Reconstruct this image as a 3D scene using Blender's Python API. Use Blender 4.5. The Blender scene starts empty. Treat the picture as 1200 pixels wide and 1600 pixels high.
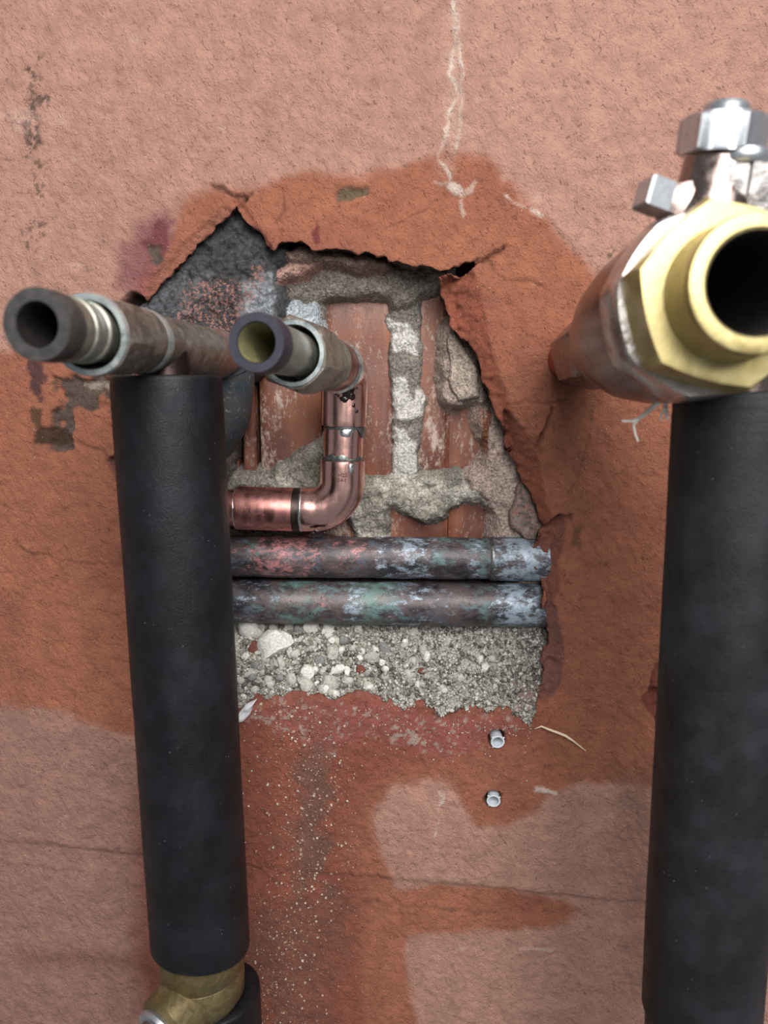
import bpy, math, random
import numpy as np
from mathutils import Vector, Matrix, Quaternion

# ------------------------------------------------------------------ camera
F = 1150.0                       # focal length in pixels of the 1200x1600 frame
PITCH = math.radians(9.4); YAW = math.radians(2.0)
CAM = Vector((0.0, -0.40, 0.0))  # wall front is the plane y = 0, z is up
sc = bpy.context.scene
col = sc.collection
cd = bpy.data.cameras.new('camera'); cam = bpy.data.objects.new('camera', cd); col.objects.link(cam)
cam.location = CAM; cam.rotation_euler = (math.pi/2-PITCH, 0, YAW)
cd.sensor_fit = 'VERTICAL'; cd.sensor_height = 36.0; cd.lens = F/1600*36.0
cd.clip_start = 0.01; cd.clip_end = 50
cd.dof.use_dof = True; cd.dof.focus_distance = 0.405; cd.dof.aperture_fstop = 9.0
sc.camera = cam

# ------------------------------------------------------------------ light
w = bpy.data.worlds.new('daylight'); sc.world = w; w.use_nodes = True
bg = w.node_tree.nodes['Background']; bg.inputs[0].default_value = (0.90, 0.95, 1.0, 1); bg.inputs[1].default_value = 0.23
ld = bpy.data.lights.new('window_light', 'AREA'); lo = bpy.data.objects.new('window_light', ld); col.objects.link(lo)
ld.shape = 'RECTANGLE'; ld.size = 0.7; ld.size_y = 0.7; ld.energy = 23.5; ld.color = (1.0, 0.985, 0.965)
lo.location = (0.18, -0.92, 0.50)
lo.rotation_euler = (Vector((0.0, 0.0, 0.02))-lo.location).to_track_quat('-Z', 'Y').to_euler()
sc.view_settings.view_transform = 'Standard'; sc.view_settings.look = 'None'
sc.view_settings.gamma = 1.0; sc.view_settings.use_curve_mapping = False
sc.view_settings.exposure = 0.0

# ------------------------------------------------------------------ geometry helpers
RT = Vector((math.cos(YAW), math.sin(YAW), 0))
FW = Vector((-math.sin(YAW)*math.cos(PITCH), math.cos(YAW)*math.cos(PITCH), -math.sin(PITCH)))
UP = RT.cross(FW)
def at(px, py, Y=0.0):                       # point of the place seen at a pixel, at a distance Y behind the wall front
    d = RT*((px-600)/F) + UP*((800-py)/F) + FW
    return CAM + d*((Y-CAM.y)/d.y)
def proj(p):
    v = Vector(p)-CAM; z = v.dot(FW)
    return 600+F*v.dot(RT)/z, 800-F*v.dot(UP)/z
def size(px, p):                             # real length of px pixels at point p
    return px*(Vector(p)-CAM).dot(FW)/F
def poly(pts, Y=0.0):
    return np.array([[at(x, y, Y).x, at(x, y, Y).z] for x, y in pts])

rng = np.random.default_rng(7); random.seed(7)
PERM = rng.permutation(512)
TAB = rng.random(512)*2-1
def vnoise(x, y, seed=0):
    xi = np.floor(x).astype(int); yi = np.floor(y).astype(int)
    u = x-xi; v = y-yi
    u = u*u*u*(u*(u*6-15)+10); v = v*v*v*(v*(v*6-15)+10)
    def h(a, b): return TAB[(PERM[(a+seed*57) % 512]+b*3+PERM[(b+seed*131) % 512]) % 512]
    a = h(xi, yi); b = h(xi+1, yi); c = h(xi, yi+1); d = h(xi+1, yi+1)
    return a+(b-a)*u+(c-a)*v+(a-b-c+d)*u*v
def fbm(x, y, freq, octv=4, seed=0, gain=0.5):
    s = np.zeros_like(np.asarray(x, float)); amp = 1.0; n = 0.0; ca, sa = math.cos(0.6), math.sin(0.6)
    X = x*freq; Y = y*freq
    for o in range(octv):
        s = s+amp*vnoise(X+o*17.3, Y+o*9.1, seed+o); n += amp; amp *= gain
        X, Y = (X*ca-Y*sa)*2.03, (X*sa+Y*ca)*2.03
    return s/n*1.6
def worley(x, y, freq, seed=0):              # distance to the nearest of one point a cell, in cells
    X = x*freq; Y = y*freq; xi = np.floor(X).astype(int); yi = np.floor(Y).astype(int)
    best = np.full(np.shape(X), 9.0)
    for dx in (-1, 0, 1):
        for dy in (-1, 0, 1):
            a = xi+dx; b = yi+dy
            k = (PERM[(a+seed*57) % 512]+b*3+PERM[(b+seed*131) % 512]) % 512
            px = a+0.5+0.45*TAB[k]; py = b+0.5+0.45*TAB[(k+77) % 512]
            best = np.minimum(best, np.hypot(X-px, Y-py))
    return best
def sdist(P, X, Z):                          # signed distance to a polygon, negative inside
    d = np.full(X.shape, 1e9); ins = np.zeros(X.shape, bool)
    n = len(P)
    for i in range(n):
        ax, az = P[i]; bx, bz = P[(i+1) % n]
        ex, ez = bx-ax, bz-az
        t = np.clip(((X-ax)*ex+(Z-az)*ez)/(ex*ex+ez*ez+1e-18), 0, 1)
        d = np.minimum(d, (X-ax-ex*t)**2+(Z-az-ez*t)**2)
        c = ((az > Z) != (bz > Z)) & (X < (bx-ax)*(Z-az)/(bz-az+1e-18)+ax)
        ins ^= c
    d = np.sqrt(d)
    return np.where(ins, -d, d)
def ldist(P, X, Z):                          # distance to a polyline
    d = np.full(X.shape, 1e9)
    for i in range(len(P)-1):
        ax, az = P[i]; bx, bz = P[i+1]; ex, ez = bx-ax, bz-az
        t = np.clip(((X-ax)*ex+(Z-az)*ez)/(ex*ex+ez*ez+1e-18), 0, 1)
        d = np.minimum(d, (X-ax-ex*t)**2+(Z-az-ez*t)**2)
    return np.sqrt(d)
def sstep(a, b, x):
    t = np.clip((x-a)/(b-a), 0, 1); return t*t*(3-2*t)
def lin(r, g, b):                            # sRGB 0-255 to linear
    f = lambda c: (c/255/12.92 if c/255 <= 0.04045 else ((c/255+0.055)/1.055)**2.4)
    return np.array([f(r), f(g), f(b)])
def mix3(a, b, m):
    return a*(1-m[..., None])+np.asarray(b)*m[..., None]

def mesh_obj(name, V, Q, mat, parent=None, color=None, smooth=True, sharp=None, attrs=None, T=None):
    V = np.asarray(V, float); me = bpy.data.meshes.new(name)
    faces = [np.asarray(Q, int).reshape(-1, 4)] if Q is not None and len(Q) else []
    if T is not None and len(T): faces.append(np.asarray(T, int).reshape(-1, 3))
    me.vertices.add(len(V)); me.vertices.foreach_set('co', V.ravel())
    idx = np.concatenate([f.ravel() for f in faces]); tot = np.concatenate([np.full(len(f), f.shape[1]) for f in faces])
    st = np.concatenate([[0], np.cumsum(tot)[:-1]])
    me.loops.add(len(idx)); me.loops.foreach_set('vertex_index', idx.astype(np.int32))
    me.polygons.add(len(tot)); me.polygons.foreach_set('loop_start', st.astype(np.int32))
    me.update(calc_edges=True); me.validate()
    if smooth: me.polygons.foreach_set('use_smooth', np.ones(len(me.polygons), bool))
    if sharp is not None: me.set_sharp_from_angle(angle=math.radians(sharp))
    if color is not None:
        a = me.color_attributes.new('col', 'FLOAT_COLOR', 'POINT')
        c = np.ones((len(V), 4)); c[:, :color.shape[1]] = color; a.data.foreach_set('color', c.ravel())
    for k, v in (attrs or {}).items():
        a = me.attributes.new(k, 'FLOAT', 'POINT'); a.data.foreach_set('value', np.asarray(v, np.float32).ravel())
    me.materials.append(mat)
    o = bpy.data.objects.new(name, me); col.objects.link(o)
    if parent is not None:
        o.parent = parent; o.matrix_parent_inverse = Matrix.Translation(-parent.location)
    return o
def own_origin(o):                           # a top-level mesh keeps its origin at its own middle
    me = o.data; n = len(me.vertices); v = np.empty(n*3); me.vertices.foreach_get('co', v); v = v.reshape(-1, 3)
    c = (v.min(0)+v.max(0))/2; me.vertices.foreach_set('co', (v-c).ravel()); o.location = Vector(c); me.update(); return o
def tag(o, label, cat, group=None):
    o['label'] = label; o['category'] = cat
    if group: o['group'] = group
    return o
def thing(name, loc, label, cat, group=None):
    e = bpy.data.objects.new(name, None); e.empty_display_size = 0.01; e.location = loc; col.objects.link(e)
    return tag(e, label, cat, group)

def frame(ax, ref=Vector((0, 0, 1))):
    ax = Vector(ax).normalized()
    if abs(ax.dot(ref)) > 0.95: ref = Vector((1, 0, 0))
    u = ref.cross(ax).normalized(); v = ax.cross(u); return ax, u, v
def rings(R, closed=False, cap0=False, cap1=False):   # R: (m, n, 3) rings -> verts, quads, tris
    m, n = R.shape[:2]; V = R.reshape(-1, 3); Q = []; T = []
    j = np.arange(n); jn = (j+1) % n
    for i in range(m-1 if not closed else m):
        a = i*n; b = ((i+1) % m)*n
        Q.append(np.stack([a+j, a+jn, b+jn, b+j], 1))
    Q = np.concatenate(Q)
    extra = []
    if cap0:
        extra.append(R[0].mean(0)); c = len(V)+len(extra)-1; T.append(np.stack([jn, j, np.full(n, c)], 1))
    if cap1:
        extra.append(R[-1].mean(0)); c = len(V)+len(extra)-1; b = (m-1)*n; T.append(np.stack([b+j, b+jn, np.full(n, c)], 1))
    if extra: V = np.concatenate([V, np.array(extra)])
    return V, Q, (np.concatenate(T) if T else None)
def hexr(th, r, k=6):                        # radius of a k-gon of corner radius r
    a = np.mod(th, 2*math.pi/k)-math.pi/k
    return r*math.cos(math.pi/k)/np.cos(a)
def lathe(name, A, axis, prof, mat, parent=None, seg=56, sharp=35, rot=0.0, cap0=True, cap1=True, wob=0.0, attrs=None, k=6, ref=Vector((0, 0, 1))):
    ax, u, v = frame(axis, ref); th = np.arange(seg)/seg*2*math.pi
    R = np.zeros((len(prof), seg, 3)); A = np.array(A)
    for i, p in enumerate(prof):
        s, r = p[0], p[1]; hx = p[2] if len(p) > 2 else 0
        rr = np.full(seg, r)
        if hx: rr = rr*(1-hx)+hx*hexr(th+round(rot/(2*math.pi/seg))*(2*math.pi/seg), r, k)
        if wob: rr = rr*(1+wob*fbm(np.cos(th)*3+7, np.sin(th)*3+s*300, 1.0, 3, 5))
        R[i] = A+np.array(ax)*s+np.outer(rr*np.cos(th), np.array(u))+np.outer(rr*np.sin(th), np.array(v))
    V, Q, T = rings(R, False, cap0, cap1)
    return mesh_obj(name, V, Q, mat, parent, sharp=sharp, T=T, attrs=attrs)
def sweep(name, pts, rad, mat, parent=None, seg=40, sharp=40, cap=True, rfun=None, color=None):
    P = [Vector(p) for p in pts]; m = len(P)
    tang = [(P[min(i+1, m-1)]-P[max(i-1, 0)]).normalized() for i in range(m)]
    _, u, v = frame(tang[0]); th = np.arange(seg)/seg*2*math.pi
    R = np.zeros((m, seg, 3))
    for i in range(m):
        if i:
            q = tang[i-1].rotation_difference(tang[i]); u = q @ u; v = q @ v
        r = rad if np.isscalar(rad) else rad[i]
        rr = np.full(seg, r) if rfun is None else rfun(i, th, r)
        R[i] = np.array(P[i])+np.outer(rr*np.cos(th), np.array(u))+np.outer(rr*np.sin(th), np.array(v))
    V, Q, T = rings(R, False, cap, cap)
    c = None
    if color is not None:
        c = color(V)
    return mesh_obj(name, V, Q, mat, parent, sharp=sharp, T=T, color=c)
def round_path(pts, rads, step=0.0012):      # polyline with rounded corners, resampled
    P = [Vector(p) for p in pts]; out = [P[0]]
    for i in range(1, len(P)-1):
        a = (P[i-1]-P[i]).normalized(); b = (P[i+1]-P[i]).normalized(); r = rads[i-1]
        ang = a.angle(b); d = r/math.tan(ang/2); s = P[i]+a*d; e = P[i]+b*d
        bis = (a+b).normalized(); c = P[i]+bis*(r/math.sin(ang/2))
        for k in range(17):
            t = k/16; w0 = (s-c); w1 = (e-c)
            q = w0.rotation_difference(w1); out.append(c+(Quaternion().slerp(q, t) @ w0))
    out.append(P[-1])
    res = [out[0]]
    for i in range(1, len(out)):
        L = (out[i]-out[i-1]).length; n = max(1, int(L/step))
        for k in range(1, n+1): res.append(out[i-1].lerp(out[i], k/n))
    return res
def s_at(A, B, px):                          # distance from A along AB where its picture has x = px
    lo_, hi_ = -0.6, 1.6; x0 = proj(A)[0] < proj(B)[0]
    for _ in range(60):
        m = (lo_+hi_)/2; x = proj(A.lerp(B, m))[0]
        if (x < px) == x0: lo_ = m
        else: hi_ = m
    return m*(B-A).length

# ------------------------------------------------------------------ materials
class N:
    def __init__(s, name):
        s.m = bpy.data.materials.new(name); s.m.use_nodes = True; s.t = s.m.node_tree
        s.b = s.t.nodes['Principled BSDF']; s.co = s.t.nodes.new('ShaderNodeTexCoord').outputs['Object']
    def new(s, ty, **kw):
        n = s.t.nodes.new(ty)
        for k, v in kw.items(): setattr(n, k, v)
        return n
    def put(s, sock, v):
        if isinstance(v, (int, float)): sock.default_value = v
        elif isinstance(v, (tuple, list, np.ndarray)):
            sock.default_value = tuple(v)+((1,) if len(v) == 3 and len(sock.default_value) == 4 else ())
        else: s.t.links.new(v, sock)
    def noise(s, scale, detail=4, rough=0.55, dist=0.0, stretch=None, off=0.0, diag=None):
        n = s.new('ShaderNodeTexNoise'); n.inputs['Scale'].default_value = scale; n.inputs['Detail'].default_value = detail
        n.inputs['Roughness'].default_value = rough; n.inputs['Distortion'].default_value = dist
        mp = s.new('ShaderNodeMapping'); mp.inputs['Scale'].default_value = stretch or (1, 1, 1); mp.inputs['Location'].default_value = (off, off*0.7, off*1.3)
        if diag: mp.vector_type = 'TEXTURE'; mp.inputs['Rotation'].default_value = (0, -0.5, 0); mp.inputs['Scale'].default_value = (1, 1, diag)
        s.t.links.new(s.co, mp.inputs[0]); s.t.links.new(mp.outputs[0], n.inputs['Vector']); return n.outputs['Fac']
    def voro(s, scale, off=0.0, feature='F1'):
        n = s.new('ShaderNodeTexVoronoi', feature=feature); n.inputs['Scale'].default_value = scale
        mp = s.new('ShaderNodeMapping'); mp.inputs['Location'].default_value = (off, off, off)
        s.t.links.new(s.co, mp.inputs[0]); s.t.links.new(mp.outputs[0], n.inputs['Vector']); return n.outputs['Distance']
    def ramp(s, f, a, b, va=0.0, vb=1.0):
        n = s.new('ShaderNodeMapRange', interpolation_type='SMOOTHSTEP'); s.put(n.inputs[0], f)
        for i, x in enumerate((a, b, va, vb)): n.inputs[i+1].default_value = x
        return n.outputs[0]
    def math(s, op, a, b=0.0):
        n = s.new('ShaderNodeMath', operation=op); s.put(n.inputs[0], a); s.put(n.inputs[1], b); return n.outputs[0]
    def mix(s, f, a, b, mode='MIX'):
        n = s.new('ShaderNodeMix', data_type='RGBA', blend_type=mode); s.put(n.inputs[0], f); s.put(n.inputs[6], a); s.put(n.inputs[7], b); return n.outputs[2]
    def attr(s, name, out='Color'):
        n = s.new('ShaderNodeAttribute', attribute_name=name); return n.outputs[out]
    def bump(s, h, strength=0.5, dist=0.001, nrm=None):
        n = s.new('ShaderNodeBump'); n.inputs['Strength'].default_value = strength; n.inputs['Distance'].default_value = dist
        s.put(n.inputs['Height'], h)
        if nrm is not None: s.t.links.new(nrm, n.inputs['Normal'])
        return n.outputs[0]
    def done(s, color, rough=0.8, metal=0.0, normal=None, spec=None):
        s.put(s.b.inputs['Base Color'], color); s.put(s.b.inputs['Roughness'], rough); s.put(s.b.inputs['Metallic'], metal)
        if normal is not None: s.t.links.new(normal, s.b.inputs['Normal'])
        if spec is not None: s.b.inputs['Specular IOR Level'].default_value = spec
        return s.m

def m_plaster():
    n = N('painted_render'); c = n.attr('col')
    v = n.ramp(n.noise(90, 5, 0.6), 0.3, 0.7, 0.86, 1.1)
    c = n.mix(1.0, c, n.new('ShaderNodeCombineColor').outputs[0], 'MULTIPLY') if False else c
    hsv = n.new('ShaderNodeHueSaturation'); n.put(hsv.inputs['Color'], c); n.put(hsv.inputs['Value'], v); c = hsv.outputs[0]
    fine = n.noise(1000, 5, 0.72, 0.0, None, 0.3, 1.35); mid = n.noise(420, 5, 0.68, 0.0, None, 2.2, 1.5)
    pits = n.ramp(n.noise(620, 5, 0.7, 0.0, None, 3.1, 1.6), 0.29, 0.40, 0.0, 1.0)
    c = n.mix(n.math('MULTIPLY', n.math('SUBTRACT', 1.0, pits), 0.55), c, n.mix(1.0, c, (0.62, 0.52, 0.48), 'MULTIPLY'))
    c = n.mix(n.math('MULTIPLY', n.ramp(fine, 0.56, 0.78), 0.35), c, n.mix(1.0, c, (1.25, 1.28, 1.28), 'MULTIPLY'))
    sp = n.math('MULTIPLY', n.ramp(n.voro(420, 1.7), 0.10, 0.17, 1.0, 0.0), n.ramp(n.noise(70, 2, 0.5, 0, None, 8.0), 0.52, 0.66))
    c = n.mix(n.math('MULTIPLY', sp, 0.65), c, lin(226, 196, 180))
    h = n.math('ADD', n.math('ADD', n.math('MULTIPLY', fine, 0.9), n.math('MULTIPLY', mid, 0.55)), n.math('MULTIPLY', pits, 0.4))
    wet = n.attr('wet', 'Fac')
    rough = n.math('SUBTRACT', 0.86, n.math('MULTIPLY', wet, 0.16))
    return n.done(c, rough, 0, n.bump(h, 1.0, 0.0027), 0.35)
def m_core(name='broken_mortar', bs=0.9, sc_=650, speck=True):
    n = N(name); c = n.attr('col')
    a = n.noise(sc_, 6, 0.65, 0.2); g = n.voro(sc_*0.9, 2.0)
    hsv = n.new('ShaderNodeHueSaturation'); n.put(hsv.inputs['Color'], c); n.put(hsv.inputs['Value'], n.ramp(a, 0.3, 0.7, 0.5, 1.45)); c = hsv.outputs[0]
    if speck:
        c = n.mix(n.math('MULTIPLY', n.ramp(n.noise(1300, 2, 0.5, 0, None, 5), 0.63, 0.72), 0.5), c, (0.62, 0.6, 0.55))
        c = n.mix(n.math('MULTIPLY', n.ramp(n.noise(1000, 3, 0.5, 0, None, 9), 0.36, 0.28), 0.7), c, (0.03, 0.028, 0.025))
    h = n.math('ADD', n.math('MULTIPLY', a, 0.7), n.math('MULTIPLY', g, 0.35))
    return n.done(c, 0.93, 0, n.bump(h, bs, 0.0020), 0.2)
def m_cement():
    n = N('dark_cement'); c = n.attr('col')
    a = n.noise(420, 6, 0.7, 0.3); b = n.noise(560, 6, 0.75, 0.0, None, 4.0)
    hsv = n.new('ShaderNodeHueSaturation'); n.put(hsv.inputs['Color'], c); n.put(hsv.inputs['Value'], n.ramp(a, 0.3, 0.72, 0.45, 1.9)); c = hsv.outputs[0]
    pk = n.math('MULTIPLY', n.ramp(n.math('ADD', b, n.math('MULTIPLY', n.attr('pink', 'Fac'), 0.16)), 0.64, 0.74), n.attr('pink', 'Fac'))
    c = n.mix(n.math('MULTIPLY', pk, 0.8), c, lin(168, 118, 106))
    return n.done(c, 0.8, 0, n.bump(a, 1.0, 0.0024), 0.5)
def m_brick():
    n = N('fired_clay'); a = n.noise(45, 4, 0.6, 0.2, (1, 1, 0.3)); f = n.noise(800, 3)
    c = n.mix(n.ramp(a, 0.3, 0.72), lin(92, 54, 45), lin(138, 86, 62))
    sm = n.noise(420, 7, 0.75, 0.1, (1.0, 1, 0.55), 2.0); big = n.noise(46, 3, 0.55, 0.3, (1.3, 1, 0.4), 6.0)
    wm = n.math('MULTIPLY', n.ramp(n.math('ADD', sm, n.math('MULTIPLY', big, 0.8)), 0.92, 1.12), 0.75)
    c = n.mix(wm, c, lin(186, 170, 158))
    c = n.mix(n.ramp(n.voro(330, 3.0), 0.06, 0.10, 0.7, 0.0), c, lin(205, 180, 160))
    return n.done(c, n.math('ADD', 0.42, n.math('MULTIPLY', wm, 0.45)), 0, n.bump(n.math('ADD', n.math('MULTIPLY', wm, 0.8), n.math('MULTIPLY', f, 0.3)), 0.5, 0.0006), 0.4)
def m_copper(name, base, dark, rough, amt, lo_=0.5, hi_=0.72):
    n = N(name); a = n.noise(120, 6, 0.65, 0.8); st = n.noise(220, 4, 0.6, 0.2, (1, 1, 0.15), 3.0)
    k = n.math('MULTIPLY', n.ramp(a, lo_, hi_), amt)
    c = n.mix(k, base, dark)
    return n.done(c, n.math('ADD', n.math('MULTIPLY', k, 0.25), n.ramp(st, 0.3, 0.7, rough-0.06, rough+0.08)), 1.0, n.bump(a, 0.08, 0.0006))
def m_patina():
    n = N('old_copper_patina')
    c1 = n.noise(90, 7, 0.7, 0.3, (0.6, 1, 1)); c2 = n.noise(120, 7, 0.72, 0.3, (0.7, 1, 1), 3.0); c3 = n.noise(240, 8, 0.76, 0.25, (0.6, 1, 1), 7.0); f = n.noise(900, 4, 0.6)
    sep = n.new('ShaderNodeSeparateColor'); n.put(sep.inputs[0], n.attr('col')); P, T_, W_ = sep.outputs
    c = n.mix(n.ramp(c1, 0.36, 0.66), lin(44, 42, 46), lin(96, 82, 82))
    c = n.mix(n.math('MULTIPLY', n.ramp(c2, 0.50, 0.64), 0.8), c, lin(82, 92, 102))
    c = n.mix(n.math('MULTIPLY', n.ramp(n.math('ADD', c3, n.math('MULTIPLY', P, 0.28)), 0.66, 0.84), 0.85), c, lin(176, 116, 116))
    c = n.mix(n.math('MULTIPLY', n.ramp(n.math('ADD', c2, n.math('MULTIPLY', T_, 0.34)), 0.66, 0.92), 0.75), c, lin(104, 136, 130))
    c = n.mix(n.math('MULTIPLY', n.ramp(n.math('ADD', c3, n.math('MULTIPLY', W_, 0.30)), 0.66, 0.86), 0.85), c, lin(166, 182, 196))
    c = n.mix(n.ramp(n.noise(480, 4, 0.6, 0.5, None, 11.0), 0.36, 0.28), c, (0.012, 0.012, 0.014))
    return n.done(c, n.ramp(c2, 0.3, 0.7, 0.30, 0.58), 0.25, n.bump(n.math('ADD', n.math('MULTIPLY', c3, 0.5), n.math('MULTIPLY', f, 0.35)), 0.6, 0.0007), 0.5)
def m_tarnish(name, a_, b_, c_, metal=0.75, rough=0.42, amt=1.0):
    n = N(name); x = n.noise(130, 6, 0.66, 0.9); y = n.noise(320, 5, 0.65, 0.5, None, 4.0); sc1 = n.noise(420, 3, 0.6, 0.2, (1, 0.15, 1), 2.0)
    c = n.mix(n.ramp(x, 0.32, 0.7), a_, b_)
    k = n.math('MULTIPLY', n.ramp(y, 0.58, 0.72), amt)
    c = n.mix(k, c, c_)
    return n.done(c, n.math('ADD', n.ramp(x, 0.3, 0.7, rough-0.08, rough+0.12), n.math('MULTIPLY', k, 0.2)), metal, n.bump(n.math('ADD', y, n.math('MULTIPLY', sc1, 0.4)), 0.25, 0.0006))
def m_foam(name='black_foam', base=(13, 13, 16), lum=(27, 28, 34)):
    n = N(name); a = n.noise(38, 4, 0.6); f = n.noise(1500, 3, 0.6); w_ = n.noise(160, 4, 0.6, 0.5, (1, 1, 0.5), 3)
    c = n.mix(n.ramp(a, 0.35, 0.75), lin(*base), lin(*lum))
    sp = n.math('MULTIPLY', n.ramp(n.voro(300, 1.3), 0.045, 0.075, 1.0, 0.0), n.ramp(n.noise(50, 2, 0.5, 0, None, 6), 0.5, 0.66))
    c = n.mix(n.math('MULTIPLY', sp, 0.55), c, (0.4, 0.4, 0.38))
    return n.done(c, n.ramp(w_, 0.35, 0.7, 0.42, 0.6), 0, n.bump(n.math('ADD', n.math('MULTIPLY', f, 0.6), n.math('MULTIPLY', w_, 0.5)), 0.45, 0.0009), 0.28)
def m_plain(name, c, rough=0.5, metal=0.0, bs=0.2, var=0.25, scale=300):
    n = N(name); a = n.noise(scale, 4, 0.6)
    hsv = n.new('ShaderNodeHueSaturation'); hsv.inputs['Color'].default_value = tuple(c)+(1,); n.put(hsv.inputs['Value'], n.ramp(a, 0.3, 0.7, 1-var, 1+var))
    return n.done(hsv.outputs[0], rough, metal, n.bump(a, bs, 0.0006))

PLASTER = m_plaster(); CORE = m_core(); RUBBLE = m_core('sandy_rubble', 1.0, 820); CEMENT = m_cement(); BRICK = m_brick()
COPPER = m_copper('new_copper', lin(238, 188, 178), lin(218, 156, 146), 0.24, 0.5)
COPPER_RED = m_copper('heated_copper', lin(210, 148, 140), lin(132, 86, 86), 0.32, 0.8, 0.45, 0.68)
COPPER_DARK = m_copper('oxidised_copper', lin(74, 62, 60), lin(40, 34, 36), 0.42, 0.8)
SOLDER = m_plain('solder', lin(220, 224, 222), 0.28, 1.0, 0.3, 0.3, 500)
SOLDER_DULL = m_plain('dull_solder', lin(112, 116, 112), 0.42, 0.9, 0.4, 0.4, 420)
FLUX = m_plain('burnt_flux', lin(34, 18, 20), 0.18, 0.0, 0.2)
PATINA = m_patina()
TARN = m_tarnish('tarnished_bronze', lin(98, 91, 83), lin(142, 134, 124), lin(164, 170, 162), 0.5, 0.30)
TARN_D = m_tarnish('tarnished_brass_tail', lin(104, 104, 96), lin(146, 142, 130), lin(132, 152, 144), 0.55, 0.34)
FACE_D = m_plain('dark_gasket_face', lin(58, 56, 55), 0.55, 0.2, 0.3, 0.3)
FACE_B = m_plain('blue_grey_gasket_face', lin(46, 46, 56), 0.5, 0.1, 0.2, 0.2)
BORE = m_plain('dark_bore', lin(30, 27, 25), 0.6, 0.2, 0.3, 0.4)
BORE_G = m_tarnish('green_stained_bore', lin(112, 112, 84), lin(146, 138, 96), lin(116, 126, 116), 0.35, 0.4)
BLACKFIT = m_tarnish('blackened_fitting', lin(58, 66, 76), lin(74, 74, 70), lin(176, 182, 184), 0.3, 0.5, 0.45)
FOAM = m_foam(); FOAM_R = m_foam('lighter_black_foam', (22, 22, 24), (40, 41, 45))  # the right sleeve's foam has a lighter tone than the left's
BRASS = m_tarnish('yellow_brass', lin(168, 152, 100), lin(188, 174, 126), lin(156, 142, 98), 0.7, 0.44, 0.4)
BRASS_D = m_tarnish('dirty_brass', lin(98, 86, 58), lin(120, 106, 74), lin(138, 130, 110), 0.65, 0.46, 0.6)
CHROME = m_tarnish('dull_nickel', lin(186, 178, 174), lin(208, 204, 202), lin(150, 136, 128), 0.95, 0.26, 0.5)
CHROME_D = m_tarnish('dirty_nickel', lin(126, 108, 102), lin(160, 146, 140), lin(96, 80, 74), 0.95, 0.26, 0.5)
ZINC = m_plain('zinc_steel', lin(184, 188, 194), 0.36, 0.9, 0.15, 0.08)
WHITEP = m_plain('grey_white_plastic', lin(196, 202, 208), 0.5, 0.0, 0.2, 0.1)
HEMP = m_plain('white_hemp', lin(236, 231, 222), 0.8, 0.0, 0.3, 0.12)
STRAW = m_plain('pale_straw', lin(214, 196, 166), 0.6, 0.0, 0.3, 0.15)
FILM = m_plain('white_film', lin(206, 204, 206), 0.4, 0.0, 0.2, 0.06)
def m_stone(name, c): return m_plain(name, lin(*c), 0.9, 0.0, 0.8, 0.22, 700)
ST_W = m_stone('pale_stone', (200, 198, 190)); ST_G = m_stone('grey_stone', (122, 121, 118)); ST_R = m_stone('red_chip', (108, 62, 52)); ST_Y = m_stone('buff_stone', (168, 165, 156))

# ------------------------------------------------------------------ the wall
HOLE = [(205,480),(228,464),(262,425),(300,385),(340,350),(360,326),(372,318),(386,342),(410,366),(428,391),(440,380),(470,376),(500,388),(540,393),(575,397),(600,402),
 (614,412),(640,413),(680,420),(720,416),(746,408),(738,420),(690,432),(688,455),(700,482),(708,502),(733,532),(750,566),(762,600),(768,625),(776,650),(794,690),(814,738),
 (828,762),(838,800),(850,826),(838,858),(832,880),(846,902),(850,935),(858,960),(860,1000),(852,1040),(850,1078),(840,1100),(826,1138),(812,1118),(786,1104),(760,1114),
 (722,1106),(692,1122),(662,1098),(632,1112),(600,1094),(560,1084),(520,1096),(470,1086),(430,1092),(395,1088),(375,1110),(340,1108),(300,1050),(290,900),(280,800),(262,745),
 (236,735),(228,690),(215,640),(212,600),(215,560),(200,525),(190,500)]
HP = poly(HOLE)
def densify(P, step=0.0016, jit=0.0007):
    out = []
    for i in range(len(P)):
        a = P[i]; b = P[(i+1) % len(P)]; n = max(1, int(np.hypot(*(b-a))/step))
        d = (b-a)/max(np.hypot(*(b-a)), 1e-9); nr = np.array([-d[1], d[0]])
        for k in range(n):
            p = a+(b-a)*k/n
            out.append(p+nr*jit*(1.8*float(fbm(np.array(p[0]), np.array(p[1]), 120, 2, 3))+0.6*float(fbm(np.array(p[0]), np.array(p[1]), 420, 2, 8))))
    return np.array(out)
HD = densify(HP)
def axis_steps(a, b, A, B, h):
    mid = np.arange(a, b+h/2, h); lo = []; x = a; s = h
    while x > A: s *= 1.35; x -= s; lo.append(x)
    hi = []; x = mid[-1]; s = h
    while x < B: s *= 1.35; x += s; hi.append(x)
    return np.concatenate([lo[::-1], mid, hi])
xs = axis_steps(-0.262, 0.245, -0.55, 0.55, 0.0009); zs = axis_steps(-0.405, 0.205, -0.75, 0.5, 0.0009)
X, Z = np.meshgrid(xs, zs)
sd_h = sdist(HD, X, Z)
# coordinates of the wall front in the picture, used only to say where on the wall a mark is
inside = (sd_h < 0)
cell_c = sdist(HD, (X[:-1, :-1]+X[1:, 1:])/2, (Z[:-1, :-1]+Z[1:, 1:])/2)
keep = cell_c > 0
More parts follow.
